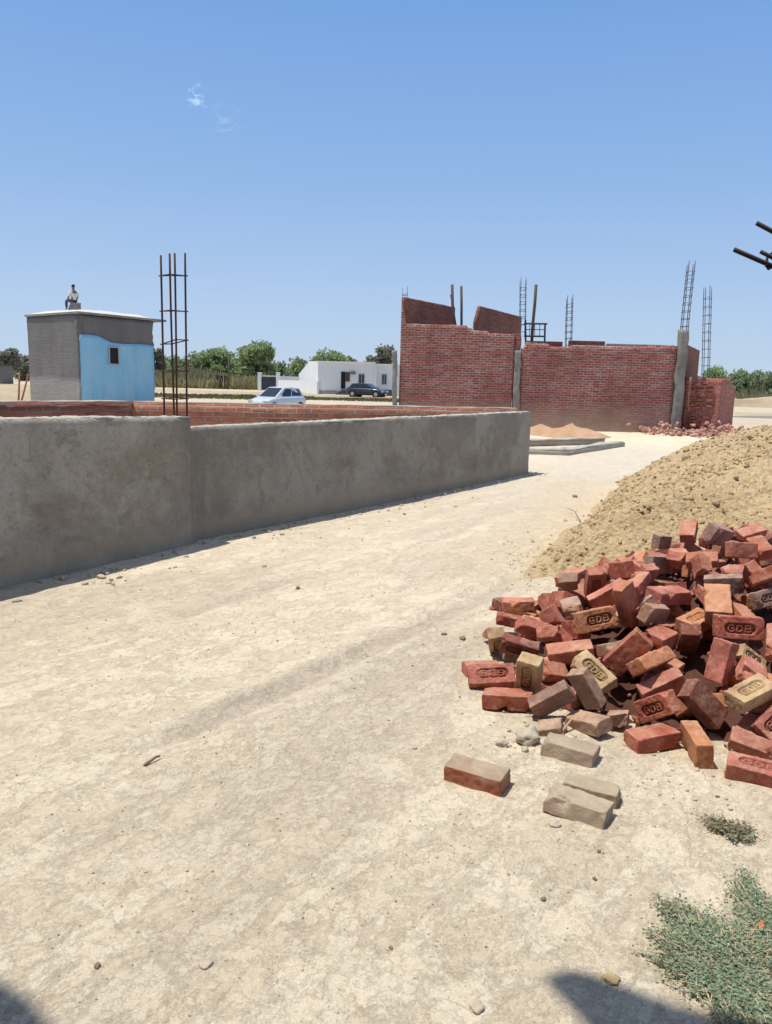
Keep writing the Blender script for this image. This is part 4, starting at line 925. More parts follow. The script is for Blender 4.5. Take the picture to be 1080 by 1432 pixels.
# leaning corner column
bpart(col_box('corner_column', (fp(943.2, 604).x, YB-.04, -.1), (fp(955.6, 461).x, YB-.04, ztop(955, 461)), .29, .27, CONC_M, None, 6))
# side wall going back from the corner
def back_wall(name, pxa, Ya, pxb, Yb, zt, zb, seed, rag=0, mat=None, zt2=None):
    a = aty(pxa, 500, Ya); b = aty(pxb, 500, Yb); a.z = b.z = 0; L = (b-a).length
    def pr(u):
        z = zt+((zt2 if zt2 else zt)-zt)*u/L
        if rag: z = z-rag*np.floor(np.maximum(0, 1-u/.5)*3)*.25-rag*.0
        return z
    o = brick_wall(name, a, b, zt-zb, .12, mat or BR_DK, None, pr, seed, False, zb, .12); return bpart(o)
back_wall('parapet_wall', 563.8, YB+.28, 634, 30.7, 4.40, 3.2, 13)
back_wall('parapet_wall', 664, 29.4, 727, 34.0, 4.38, 3.0, 14, .8)
back_wall('side_wall', 959, YB+.2, 978, 31.6, ztop(960, 481), -.2, 15)
# dark concrete bands on the top of the right wall
for a, b, y0, y1, in ((738, 790, 476.5, 485), (800, 850, 476, 485)):
    mb = MB(); x0, x1 = fp(a, 480).x, fp(b, 480).x; z0, z1 = ztop((a+b)/2, y1), ztop((a+b)/2, y0)
    mb.box(((x0+x1)/2, YB+.45, (z0+z1)/2), (x1-x0, .23, z1-z0)); o = mb.build('lintel_beam', BR_DK); bpart(o)
mb = MB(); x0, x1 = fp(850, 480).x, fp(944, 480).x; mb.box(((x0+x1)/2, YB+.132, ztop(897, 483.6)+.012), (x1-x0, .20, .07)); bpart(mb.build('coping', CONC_M))
# steel frame and props
mb = MB()
for (xa, ya, xb, yb) in ((733, 452.5, 765.5, 453), (733, 470, 763, 470.5), (735, 447, 735.4, 487), (762.5, 452, 761.8, 482)):
    mb.tube([fp(xa, ya, YB+.5), fp(xb, yb, YB+.5)], .032, 6)
for x in (741, 748, 755): mb.tube([fp(x, 453, YB+.5), fp(x, 470, YB+.5)], .012, 5)
mb.tube([fp(735, 461, YB+.5), fp(763, 461, YB+.5)], .014, 5)
bpart(mb.build('steel_frame', DARK_STEEL))
for pts, r in (([(632.5, 398, 0), (633, 425, 0), (634.5, 440, 0), (637, 455, 0)], .05), ([(645.3, 400, 0), (645.6, 428, 0), (645.5, 456, 0)], .045), ([(749.8, 398, 0), (748, 425, 0), (745.5, 450, 0), (743.6, 480, 0)], .055)):
    mb = MB(); mb.tube([fp(p[0], p[1], YB+.75) for p in pts], r, 7)
    if pts[0][0] < 633: mb.tube([fp(634, 432, YB+.75), fp(630.2, 412, YB+.75)], .022, 5)
    bpart(mb.build('wooden_prop', WOOD_M, None, True))
def far_cage(parent, tl, bl, wpx, Y, n, mat, rad_=.013):
    t = fp(tl[0], tl[1], Y); b = fp(bl[0], bl[1], Y); w2 = wpx/2/1085*Y
    T4 = [t+Vector((dx*w2, dy*w2, random.uniform(-.1, .1))) for dx, dy in ((-1, -.7), (1, -1), (1, .7), (-1, 1))]; B4 = [b+Vector((dx*w2, dy*w2, 0)) for dx, dy in ((-1, -.7), (1, -1), (1, .7), (-1, 1))]
    c = rebar_cage('rebar_cage', (b.x, b.y, b.z), (B4, T4), rad_, [(k+.6)/(n+1) for k in range(n)], mat, .010, .08); c.parent = parent; c.location = c.location-parent.location; return c
far_cage(bld, (967, 366), (957, 463), 7.5, YB-.04, 8, REBAR_BLUE, .015)
far_cage(bld, (732, 390), (730.5, 470), 7.0, YB+.9, 7, REBAR_BLUE, .010)
far_cage(bld, (797, 414), (795, 488), 7.0, YB+.3, 7, REBAR_BLUE, .012)
far_cage(bld, (567, 400), (566, 424), 6, YB+.5, 2, REBAR_BLUE, .007)
rc = far_cage(bld, (990, 400), (987, 530), 7.5, YB+4.2, 10, REBAR_BLUE, .014)
bpart(col_box('column', (fp(987, 540, YB+4.2).x, YB+4.2, -.1), (fp(987, 527, YB+4.2).x, YB+4.2, ztop(987, 529, YB+4.2)), .26, .26, CONC_M, None, 9))
# lower brick wall at the right end
a = fp(952, 604, YB+.3); a.z = 0; b = fp(1004, 604, YB-.35); b.z = 0; c_ = fp(1023.5, 598, YB+2.4); c_.z = 0
lw = empty('low_brick_wall', (b.x, b.y, 0)); tag(lw, 'low fresh red brick corner wall at the right end of the brick building', 'wall')
def pr(u): return 1.93+.03*np.sin(u*4)+0*u
for nm, p, q, sd in (('front_wall', a, b, 21), ('return_wall', b+Vector((.0, .006, 0)), c_, 22)):
    o = brick_wall(nm, p, q, 1.9, .23, BR_RED, None, (pr if sd == 21 else (lambda u: 1.925-.10*np.floor(np.maximum(0, u-1.3)/.5))), sd, False, -.2, .08); o.parent = lw; o.location = o.location-lw.location
mb = MB(); rr = random.Random(5)                          # toothed broken bricks at its near joint
for k in range(44):
    t = rr.random()*.75; z = rr.random()*1.7
    p = a.lerp(b, .25+t*.6); mb.box((p.x-lw.location.x, p.y-.03-rr.random()*.05, z+.08) if 0 else (p.x-lw.location.x, p.y-lw.location.y-.02-rr.random()*.05, z+.08), (.2, .1, .07), rr.uniform(-.4, .4))
mb.build('toothed_bricks', BR_RED, lw)
# rubble of broken bricks at the base
PINK_M = flat('pale_broken_brick', (.44, .24, .19), .9, 0, .5, 9)
mb = MB(); rr = random.Random(8)
for k in range(230):
    u_ = rr.random(); px_ = 903+u_*100; q = gp(px_, 606, 0); hmax = .07+.42*math.exp(-((px_-982)/17)**2)+.34*math.exp(-((px_-918)/12)**2)
    q = Vector((fp(px_, 604).x+rr.gauss(0, .35), YB-.75+rr.gauss(0, .55)-.2*(px_ > 960), rr.random()*hmax))
    s = rr.uniform(.3, .85); Mx = Euler((rr.uniform(-.7, .7), rr.uniform(-.7, .7), rr.uniform(0, 6.3))).to_matrix()
    mb.box(q, (.2*s, .1, .07), M=Mx)
rb = mb.build('brick_rubble', PINK_M); tag(rb, 'pinkish broken brick rubble spilled at the foot of the leaning corner column', 'rubble', kind='stuff')
# sand heaps before the facade
def heap(name, c, rx, ry, h, mat, seed, label, cat):
    rs = np.linspace(0, 1, 26); an = np.linspace(0, 2*math.pi, 73)[:-1]; V = []; fc = []
    for r in rs:
        for t in an: V.append((math.cos(t)*r*rx, math.sin(t)*r*ry, max(0, 1-r)))
    V = np.array(V); rr_ = np.sqrt((V[:, 0]/rx)**2+(V[:, 1]/ry)**2)
    wv = 1+.22*vn(np.stack([V[:, 0], V[:, 1], 0*rr_], -1)*1.3, seed); V[:, 0] *= wv; V[:, 1] *= wv
    V[:, 2] = h*np.maximum(0, 1-rr_)**1.15*(1+.25*fbm(V*np.array([1, 1, 0]), 1.5, 3, seed))+.05*fbm(V*np.array([1, 1, 0]), 4, 3, seed+1)*(1-rr_)-.01-.02*(rr_ > .97)
    for i in range(len(rs)-1):
        for k in range(72): k2 = (k+1) % 72; fc.append((i*72+k, (i+1)*72+k, (i+1)*72+k2, i*72+k2))
    o = mesh_obj(name, V, fc, mat, None, True, c); return tag(o, label, cat)
heap('sand_heap', Vector((fp(800, 600, 24.3).x, 24.3, 0)), 1.15, 1.3, .43, SAND_M, 3, 'peaked reddish sand heap against the brick building front', 'sand heap')
heap('sand_heap', Vector((fp(757, 600, 24.9).x, 24.9, 0)), 1.35, .9, .27, SAND_M, 4, 'lower spread reddish sand heap beside the end of the rendered wall', 'sand heap')
# low foundation wall
pA = gp(690, 634); pB = gp(795, 637); pC = gp(874, 624); pD = gp(848, 614)
fnd = empty('foundation_wall', (pB.x, pB.y, 0)); tag(fnd, 'low grey foundation wall with pale top framing a plot beyond the rendered wall', 'foundation')
def low_wall(p, q, h, th, seed):
    p = Vector((p.x, p.y, 0)); q = Vector((q.x, q.y, 0)); L, ang = wall_frame(p, q)
    def f(P):
        uu, vv, ww = P[:, 0], P[:, 1], P[:, 2]; N = np.stack([uu, vv*3, ww], -1)
        return np.stack([uu, vv*th+.02*fbm(N, 1.5, 3, seed), -.1+ww*(h+.1)+(ww > .9)*.03*fbm(np.stack([uu, vv, 0*uu], -1), 1.2, 3, seed+1)], 1)
    V, Q = gridbox(lin(0, L, .2), [0, .5, 1], lin(0, 1, .25), f); o = weld(mesh_obj('wall_run', V, Q, RENDER_M, fnd)); o.location = p-Vector((pB.x, pB.y, 0)); o.rotation_euler = (0, 0, ang)
    def g(P): return np.stack([P[:, 0], .03+P[:, 1]*(th-.06)+.02*vn(P*np.array([3, 9, 0]), seed), h-.004+P[:, 2]*(.03+.02*vn(P*np.array([2, 5, 0]), seed))], 1)
    V, Q = gridbox(lin(.02, L-.02, .15), [0, .5, 1], [0, 1], g); c = weld(mesh_obj('mortar_capping', V, Q, MORTAR_M, o))
low_wall(pA, pB, .10, .34, 31); low_wall(pB+(pC-pB).normalized()*.02, pC, .10, .34, 32)
low_wall(gp(846, 621.5), gp(690, 626), .15, -.24, 34)

# ------------------------------------------------------------------ white house, yard wall and gate
YH = 82.0
def hp(px, py, Y=YH): return aty(px, py, Y)
xa = hp(445, 540).x; xb = hp(553, 540).x; xs = hp(524, 540).x; zt = hp(480, 507.5).z
wh = empty('white_house', (xa, YH, 0)); tag(wh, 'long flat roofed whitewashed house with dark doorway and small windows', 'house')
HL = wh.location.copy()
def hpart(mb, name, mat): o = mb.build(name, mat, wh); o.location = -HL; return o
mb = MB(); mb.box(((xa+xs)/2, YH+5, zt/2-.2), (xs-xa, 10, zt+.4)); hpart(mb, 'walls', WHITE_M)
mb = MB(); mb.box(((xs+xb)/2+1.5, YH+5.35, (zt-.12)/2-.2), (xb-xs+3, 10, zt+.28)); hpart(mb, 'walls', WHITE_M)
gm = MB(); Yg = YH+11.5; xg = hp(418, 540, Yg).x
gm.add([(xa-.02, YH-.05, -.4), (xg, Yg, -.4), (xg, Yg, hp(418.5, 523, Yg).z), (hp(433, 505.5, YH+5.4).x, YH+5.4, hp(433, 505, YH+5.4).z), (xa-.02, YH-.05, hp(445, 505).z)], [(0, 1, 2, 3, 4)])
gmv = list(gm.v); gm2 = MB(); nn = 5
gm2.add([(x, y, z) for x, y, z in gmv]+[(x+.25, y+.1, z) for x, y, z in gmv], [(4, 3, 2, 1, 0), (5, 6, 7, 8, 9)]+[(i, (i+1) % 5, 5+(i+1) % 5, 5+i) for i in range(5)])
hpart(gm2, 'gable_wall', WHITE_M)
mb = MB(); mb.box(((xa+xs)/2, YH-.06, zt+.05), (xs-xa+.1, .3, .2)); mb.box(((xs+xb)/2+1.5, YH+.3, zt-.06), (xb-xs+3, .3, .14)); hpart(mb, 'parapet', WHITE_M)
GREYB = flat('grey_plinth_paint', (.30, .29, .28), .8)
mb = MB(); mb.box(((xa+hp(471, 540).x)/2, YH-.03, .15), (hp(471, 540).x-xa, .1, .5)); hpart(mb, 'plinth', GREYB)
mb = MB(); x0, x1 = hp(471, 545).x, hp(496, 545).x
for k in range(3): mb.box(((x0+x1)/2+.1*k, YH-.6+.2*k, .1+.16*k), (x1-x0-.3*k, 1.2-.4*k, .17))
hpart(mb, 'steps', flat('dark_stone_steps', (.10, .10, .105), .8))
def opening(name, px0, px1, py0, py1, mat, fr=.0, yoff=-.03):
    a, b = hp(px0, py1), hp(px1, py0); mb = MB(); mb.box(((a.x+b.x)/2, YH+yoff, (a.z+b.z)/2), (b.x-a.x+fr*2, .12, b.z-a.z+fr*2)); return hpart(mb, name, mat)
opening('door', 477, 483.3, 520, 543.5, VOID_M)
opening('window', 483.6, 489.6, 520.5, 533.5, flat('brown_shutter', (.10, .065, .05), .7))
for q in ((502.5, 509, 524.2, 536.4, -.03), (535, 540, 524.5, 536.5, .32)):
    f = opening('window', q[0], q[1], q[2], q[3], GREYB, .08, q[4]); g = opening('pane', q[0], q[1], q[2], q[3], GLASS_DK, 0, q[4]-.04); g.parent = f; g.location = (0, 0, 0)
    c = MB(); a, b = hp(q[0], q[3]), hp(q[1], q[2]); c.box(((a.x+b.x)/2, YH+q[4]-.08, (a.z+b.z)/2), (.10, .05, b.z-a.z)); c_ = c.build('mullion', GREYB, f)
opening('lamp_box', 490.5, 497.5, 519.5, 523.5, flat('grey_box', (.16, .16, .17), .6), 0, -.2)
mb = MB(); a, b = hp(524.2, 548), hp(526.5, 508); mb.box(((a.x+b.x)/2, YH+.1, zt/2-.15), (.18, .5, zt)); hpart(mb, 'corner_pier', WHITE_M)
yw = empty('yard_wall', (hp(391, 545, 93).x, 93, 0)); tag(yw, 'plain white yard wall joining the white house to its gate', 'wall')
a = hp(390, 540, 92.5); b = hp(445, 540, YH-.25); 
mb = MB(); L, ang = wall_frame(Vector((a.x, a.y, 0)), Vector((b.x, b.y, 0))); zt_ = hp(405, 531.8, 89).z; zt2 = hp(400, 526.2, 91).z
mb.box((0, 0, zt_/2-.2), (L, .22, zt_+.4), ang); o = mb.build('wall_panel', WHITE_M, yw); o.location = Vector(((a.x+b.x)/2, (a.y+b.y)/2, 0))-yw.location
mb = MB(); bb = hp(419, 540, Yg-.3); aa = Vector((a.x, a.y+.3, 0)); L, ang = wall_frame(aa, Vector((bb.x, bb.y, 0))); mb.box((0, 0, zt2/2), (L, .18, zt2), ang); o = mb.build('wall_panel', WHITE_M, yw); o.location = (aa+Vector((bb.x, bb.y, 0)))/2-yw.location; o.location.z = 0
gt = empty('gate', (hp(376, 545, 93).x, 93, 0)); tag(gt, 'dark metal yard gate between two white pillars left of the white house', 'gate')
for px_ in (363.4, 389):
    mb = MB(); z = hp(px_, 521.5, 93).z; x = hp(px_, 545, 93).x-gt.location.x; mb.box((x, 0, z/2-.2), (.42, .42, z+.4)); mb.box((x, 0, z+.04), (.5, .5, .08)); mb.build('pillar', WHITE_M, gt)
mb = MB(); x0, x1 = hp(365.8, 545, 93).x-gt.location.x, hp(387, 545, 93).x-gt.location.x; zg = hp(376, 527.5, 93).z
mb.box(((x0+x1)/2, .03, zg/2+.05), (x1-x0, .05, zg-.1)); 
for k in range(5): mb.box(((x0+x1)/2, -.01, .3+k*(zg-.4)/4), (x1-x0, .05, .05))
mb.build('gate_leaf', flat('dark_blue_grey_gate', (.055, .06, .075), .6), gt)
mb = MB(); z = hp(376, 525.8, 93).z; mb.box(((x0+x1)/2, 0, z), (x1-x0, .12, .10)); mb.build('top_rail', WHITE_M, gt)

# ------------------------------------------------------------------ cars
TYRE = flat('black_tyre', (.02, .02, .02), .9); RIM = flat('grey_rim', (.45, .45, .46), .35, .8); TRIM = flat('black_plastic', (.025, .025, .027), .6)
LAMP = flat('headlamp_lens', (.62, .64, .66), .12, .3, .1, 6, .6); RED_L = flat('tail_lamp_lens', (.30, .02, .02), .2)
def car(name, paint, loc, heading, L=3.7, label='', tall=1.5):
    r = empty(name, loc, heading); tag(r, label, 'car'); k = L/3.7; h = tall/1.5
    st = [(-1.84, .30, .62, .82, .62), (-1.80, .24, .90, .97, .72), (-1.5, .20, .97, .99, .79), (-.7, .18, .96, .965, .80), (.3, .18, .93, .95, .80), (.95, .18, .88, .93, .79), (1.35, .20, .80, .86, .775), (1.66, .22, .68, .76, .72), (1.82, .30, .54, .60, .58)]
    V = []; fc = []
    for x, zb, zs, zt, w in st:
        ring = [(w*.80, zb), (w*.97, zb+.12), (w, (zb+zs)/2), (w*.985, zs), (w*.86, zt), (w*.45, zt+.012), (0, zt+.02)]
        full = ring+[(-y, z) for y, z in ring[::-1][1:]]
        V += [(x*k, y, z*h) for y, z in full]
    m_ = 13
    for i in range(len(st)-1):
        for j in range(m_): j2 = (j+1) % m_; fc.append((i*m_+j, (i+1)*m_+j, (i+1)*m_+j2, i*m_+j2))
    fc += [tuple(range(m_)), tuple((len(st)-1)*m_+j for j in range(m_-1, -1, -1))]
    b = mesh_obj('body', V, fc, paint, r, True); s = b.modifiers.new('s', 'SUBSURF'); s.levels = s.render_levels = 1
    # greenhouse
    bt = [(-1.66, .70), (.92, .71)]; tp = [(-1.30, .56), (.12, .575)]; zb, zt = .93*h, tall
    zr = zt-.03
    G = [(-1.70*k, -.71, zb), (.98*k, -.72, zb-.03), (.98*k, .72, zb-.03), (-1.70*k, .71, zb), (-1.34*k, -.57, zr-.03), (.10*k, -.59, zr), (.10*k, .59, zr), (-1.34*k, .57, zr-.03), (-.6*k, -.59, zt), (-.6*k, .59, zt)]
    g = mesh_obj('cabin', G, [(0, 1, 5, 8, 4), (2, 3, 7, 9, 6), (1, 2, 6, 5), (3, 0, 4, 7), (4, 8, 9, 7), (8, 5, 6, 9)], paint, r)
    bv = g.modifiers.new('b', 'BEVEL'); bv.width = .05; bv.segments = 3
    def quad(nm, pts, off, mat):
        n_ = (Vector(pts[1])-Vector(pts[0])).cross(Vector(pts[2])-Vector(pts[0])).normalized(); p = [Vector(q)+n_*off for q in pts]
        return mesh_obj(nm, p+[q-n_*off*2 for q in p], [(0, 1, 2, 3), (7, 6, 5, 4), (0, 4, 5, 1), (1, 5, 6, 2), (2, 6, 7, 3), (3, 7, 4, 0)], mat, r)
    def lerp4(q, a, b_, c, d): # inset quad on face (bl,br,tr,tl) by u,v ranges
        q = [Vector(x) for x in q]; 
        def P(u_, v_): return (q[0].lerp(q[1], u_)).lerp(q[3].lerp(q[2], u_), v_)
        return [P(a, c), P(b_, c), P(b_, d), P(a, d)]
    quad('windscreen', lerp4([G[1], G[2], G[6], G[5]], .07, .93, .08, .93), .012, GLASS_DK)
    quad('rear_window', lerp4([G[3], G[0], G[4], G[7]], .1, .9, .3, .9), .012, GLASS_DK)
    for s_ in (0, 1):
        q = [G[0], G[1], G[5], G[4]] if s_ == 0 else [G[2], G[3], G[7], G[6]]
        rg = ((.10, .47, .16, .88), (.51, .86, .12, .88)) if s_ == 0 else ((.14, .49, .12, .88), (.53, .90, .16, .88))
        for a in rg: quad('side_window', lerp4(q, *a), .014, GLASS_DK)
    for sx, x in ((1, 1.16), (-1, -1.18)):
        for s_ in (-1, 1):
            y = s_*.715; mb = MB(); mb.tube([(x*k, y-s_*.12, .30), (x*k, y+s_*.092, .30)], .355, 20); mb.build('wheel_arch', TRIM, r)
            wl = MB(); wl.tube([(x*k, y-s_*.10, .295), (x*k, y+s_*.105, .295)], [.295, .295], 20); w_ = wl.build('wheel', TYRE, r)
            rm = MB(); rm.tube([(x*k, y+s_*.10, .295), (x*k, y+s_*.118, .295)], .185, 14); rm.build('rim', RIM, w_)
    for s_ in (-1, 1):
        mb = MB(); mb.box((1.70*k, s_*.52, .655*h), (.20, .26, .15), s_*-.35); mb.build('headlight', LAMP, r)
        mb = MB(); mb.box((-1.77*k, s_*.60, .82*h), (.12, .16, .26), s_*.3); mb.build('tail_light', RED_L, r)
        mb = MB(); mb.box((.72*k, s_*.86, .98*h), (.12, .2, .12)); mb.build('wing_mirror', paint, r)
        mb = MB(); mb.box((-.35*k, s_*.803, .50*h), (1.7*k, .03, .06)); mb.build('side_moulding', TRIM, r)
    mb = MB(); mb.box((1.78*k, 0, .42*h), (.10, .95, .16)); mb.build('grille', TRIM, r)
    mb = MB(); mb.box((1.85*k, 0, .36*h), (.03, .46, .10)); mb.build('number_plate', WHITE_M, r)
    return r
def carpaint(n, c): 
    m = flat(n, c, .22, .25, .05, 3, .5); return m
p = aty(388, 560, 45.); p.z = -.47; car('parked_car', carpaint('silver_white_paint', (.62, .66, .70)), (p.x, p.y, -.45), rad(180+56), 3.5, 'silver white hatchback parked beyond the brick boundary wall')
p = gp(514, 555.5); car('parked_car', carpaint('dark_grey_paint', (.045, .055, .065)), (p.x, p.y, 0), rad(-22), 3.7, 'dark grey car parked in front of the white house doorway', 1.28)
mb = MB(); a_, b_ = hp(529, 553), hp(553, 545); mb.box(((a_.x+b_.x)/2, YH-.9, b_.z/2-.1), (b_.x-a_.x, .35, b_.z+.2)); hpart(mb, 'porch_wall', flat('dark_blue_grey_low_wall', (.07, .075, .09), .8))
# ------------------------------------------------------------------ trees and scrub
def leaf_mat(name, c1, c2, c3):
    m = NM(name); c = m.coord(); k = m.mix(m.ramp(m.noise(c, .55, 4, .6), [(.35, 0.), (.65, 1.)]), c1, c2)
    a = m.n('ShaderNodeAttribute', attribute_name='tone'); k = m.mix(m.ramp(a.outputs['Fac'], [(.55, 0.), (1., 1.)]), k, c3)
    m.col(k); m.rough(.7); tr = m.n('ShaderNodeBsdfTranslucent'); m.l(k, tr.inputs[0]); ms = m.n('ShaderNodeMixShader'); ms.inputs[0].default_value = .45; m.l(m.b.outputs[0], ms.inputs[1]); m.l(tr.outputs[0], ms.inputs[2]); m.l(ms.outputs[0], m.out.inputs[0]); return m.m
LEAF_A = leaf_mat('dark_green_leaves', (.20, .26, .15), (.29, .35, .20), (.36, .40, .25))
LEAF_B = leaf_mat('mid_green_leaves', (.22, .31, .14), (.33, .41, .20), (.40, .46, .26))
LEAF_C = leaf_mat('grey_green_leaves', (.21, .225, .185), (.28, .29, .225), (.34, .34, .27))
BARK = flat('tree_bark', (.11, .085, .065), .9)
def crown_mesh(name, blobs, n, size, mat, parent, seed, shell=.55):
    r = np.random.default_rng(seed); tot = sum(b[3]*b[4] for b in blobs); C = []; T = []
    for (x, y, z, rx, rz) in blobs:
        k = int(n*rx*rz/tot); d = r.normal(size=(k, 3)); d /= np.linalg.norm(d, axis=1)[:, None]
        rad_ = (shell+(1-shell)*r.random(k))*(1+.28*vn(d*2.3+seed, seed)); p = d*rad_[:, None]*np.array([rx, rx, rz])+np.array([x, y, z])
        keep = (vn(p*.9, seed+3) > -.42); C.append(p[keep])
    C = np.vstack(C); k = len(C); a = r.normal(size=(k, 3)); a[:, 2] += .3; a /= np.linalg.norm(a, axis=1)[:, None]
    b = np.cross(a, r.normal(size=(k, 3))); b /= np.linalg.norm(b, axis=1)[:, None]; c = np.cross(a, b); s = size*(.5+r.random(k))[:, None]
    V = np.stack([C-b*s-c*s*.5, C+b*s*.2-c*s*.75, C+b*s+c*s*.3, C-b*s*.1+c*s*.7], 1).reshape(-1, 3); Q = np.arange(4*k).reshape(-1, 4)
    o = mesh_obj(name, V, Q, mat, parent, False, None, {'tone': np.repeat(r.random(k), 4)}); return o
def tree(px_, ytop, wpx, D, mat, label, seed, kind='round', zb=None, name='tree', ybase=None):
    r = random.Random(seed); b = aty(px_, 530, D); X = b.x; z1 = aty(px_, ytop, D).z; R = wpx/2/1085*D*1.15
    e = empty(name, (X, D, 0), r.random()*6); tag(e, label, 'tree' if name == 'tree' else 'bush', 'trees and bushes beyond the plots')
    if kind == 'round':
        bl = [(0, 0, z1-R*.62, R*.78, R*.60)]
        for k in range(8):
            t = k/8*6.28+r.random(); q = R*(.45+.2*r.random()); bl.append((math.cos(t)*q, math.sin(t)*q, z1*(.30+.50*r.random()), R*(.35+.2*r.random()), R*(.32+.18*r.random())))
        n = 9000; sz = .20*D/120*1.0
    elif kind == 'bush':
        bl = [(r.uniform(-.7, .7)*R, r.uniform(-.5, .5)*R, z1*(.25+.5*r.random()), R*(.3+.22*r.random()), z1*(.26+.12*r.random())) for k in range(10)]; bl.append((0, 0, z1*.6, R*.45, z1*.4)); n = 6500; sz = .19*D/120
    elif kind == 'feather':
        bl = [(r.uniform(-.6, .6)*R, r.uniform(-.4, .4)*R, z1*(.35+.5*r.random()), R*(.25+.2*r.random()), z1*(.14+.10*r.random())) for k in range(9)]; n = 3400; sz = .22*D/120
    crown_mesh('crown', bl, n, sz, mat, e, seed, .45)
    mb = MB(); mb.tube([(0, 0, -.2), (.1*R*r.uniform(-1, 1), 0, z1*.35), (.15*R*r.uniform(-1, 1), .05, z1*.72)], [R*.07+.06, R*.05+.05, .05], 7)
    for k in range(5):
        t = r.random()*6.28; z0 = z1*(.25+.3*r.random()); mb.tube([(0, 0, z0), (math.cos(t)*R*.3, math.sin(t)*R*.3, z0+z1*.16), (math.cos(t)*R*.62, math.sin(t)*R*.62, z0+z1*.24)], [R*.035+.03, R*.02+.02, .02], 5)
    mb.build('trunk', BARK, e, True); return e
TREES = [
 (10, 483, 40, 118, LEAF_C, 'pale feathery tree at the far left edge behind the blue house', 'feather'),
 (36, 497, 34, 126, LEAF_C, 'low grey green bush just left of the blue house', 'bush'),
 (218, 487, 30, 112, LEAF_C, 'spiky greyish tree just right of the blue house', 'feather'),
 (243, 496, 48, 124, LEAF_A, 'dark green bush seen behind the tall rusty rebar cage', 'bush'),
 (272, 492, 44, 130, LEAF_A, 'dark round bush right of the tall rusty rebar cage', 'bush'),
 (304, 484, 50, 128, LEAF_B, 'green round tree left of the largest tree', 'round'),
 (358, 475, 56, 122, LEAF_B, 'largest round leafy green tree above the yard gate', 'round'),
 (330, 506, 50, 132, LEAF_A, 'dark low bush between the two round trees', 'bush'),
 (392, 506, 44, 134, LEAF_A, 'low dark green bush right of the largest tree', 'bush'),
 (424, 502, 42, 128, LEAF_B, 'green bush rising behind the sloping white gable', 'bush'),
 (458, 489, 52, 126, LEAF_B, 'broad green tree behind the middle of the white house', 'round'),
 (483, 498, 30, 130, LEAF_A, 'small dark tree behind the white house parapet', 'round'),
 (534, 483, 46, 118, LEAF_C, 'thin greyish tree between white house and brick building', 'feather'),
 (515, 497, 26, 124, LEAF_C, 'bare grey brush above the right end of the white house', 'feather'),
 (998, 514, 56, 122, LEAF_B, 'light green bush behind the low fresh red brick wall', 'bush'),
 (1034, 515, 54, 116, LEAF_A, 'dark green bush right of the low fresh red brick wall', 'bush'),
 (1062, 525, 36, 136, LEAF_C, 'pale distant bush near the right edge of the view', 'bush'),
 (1090, 520, 40, 122, LEAF_A, 'dark bush cut by the right edge of the view', 'bush'),
]
for i, t in enumerate(TREES): tree(t[0], t[1], t[2], t[3], t[4], t[5], 40+i, t[6], name='bush' if t[6] == 'bush' else 'tree')
# far scrub that reads as one hazy mass behind the separate trees
HAZE = leaf_mat('hazy_far_leaves', (.22, .27, .19), (.29, .34, .24), (.34, .38, .29))
for (pa_, pb_, D_, yt, sd, lb) in ((-40, 30, 150, 505, 71, 'hazy far scrub line at the left edge of the view'), (196, 420, 155, 506, 72, 'hazy far scrub line behind the round trees at left'), (420, 560, 155, 509, 73, 'hazy far scrub line behind the white house'), (975, 1130, 150, 522, 74, 'hazy far scrub line at the right edge of the view')):
    rr = random.Random(sd); bl = []; n_ = int((pb_-pa_)/7)
    for k in range(n_):
        p_ = aty(pa_+(pb_-pa_)*(k+rr.random())/n_, yt-2+rr.uniform(-5, 9), D_); z_ = max(1.2, p_.z); bl.append((p_.x, D_+rr.uniform(-4, 4), z_*.5, rr.uniform(1.6, 3.0), z_*.52))
    o = crown_mesh('far_scrub', bl, 70*n_, .34, HAZE, None, sd, .3); tag(o, lb, 'scrub', kind='stuff')
# long pale dry grass in front of the trees
def grass_field(name, pts, h, n, mat, seed, label, wv=.06):
    r = np.random.default_rng(seed); V = []; 
    (x0, x1, y0, y1) = pts; X = r.uniform(x0, x1, n); Y = r.uniform(y0, y1, n); H_ = h*(.45+.75*r.random(n))*(1+.4*vn(np.stack([X*.25, Y*.25, 0*X], -1), seed))
    a = r.uniform(0, 6.28, n); lx = np.cos(a); ly = np.sin(a); w_ = wv*(1+r.random(n)); b = r.normal(size=(n, 2))*.25*h
    V = np.stack([np.stack([X-lx*w_, Y-ly*w_, 0*X-.05], 1), np.stack([X+lx*w_, Y+ly*w_, 0*X-.05], 1), np.stack([X+b[:, 0]+lx*w_*.3, Y+b[:, 1], H_], 1), np.stack([X+b[:, 0]-lx*w_*.3, Y+b[:, 1], H_], 1)], 1).reshape(-1, 3)
    o = mesh_obj(name, V, np.arange(4*n).reshape(-1, 4), mat, None, False, None, {'tone': np.repeat(r.random(n), 4)}); return tag(o, label, 'grass', kind='stuff')
STRAW = leaf_mat('straw_grass_blades', (.27, .25, .12), (.36, .32, .17), (.43, .37, .22)); OLIVE = leaf_mat('olive_grass_blades', (.12, .13, .055), (.18, .17, .08), (.22, .20, .10))
grass_field('tall_grass', (-36, -17, 98, 112), 1.7, 9000, STRAW, 3, 'band of tall straw coloured grass below the trees', .07)
grass_field('tall_grass', (40, 66, 78, 98), 1.15, 9000, STRAW, 4, 'dry pale brush on the bank beyond the red brick wall', .07)
grass_field('short_grass', (-22, -6, 54, 64), .16, 3500, OLIVE, 5, 'short olive grass around the parked cars', .04)
grass_field('short_grass', (-9, 1, 58, 64), .14, 2500, OLIVE, 6, 'short olive grass strip before the white house', .04)
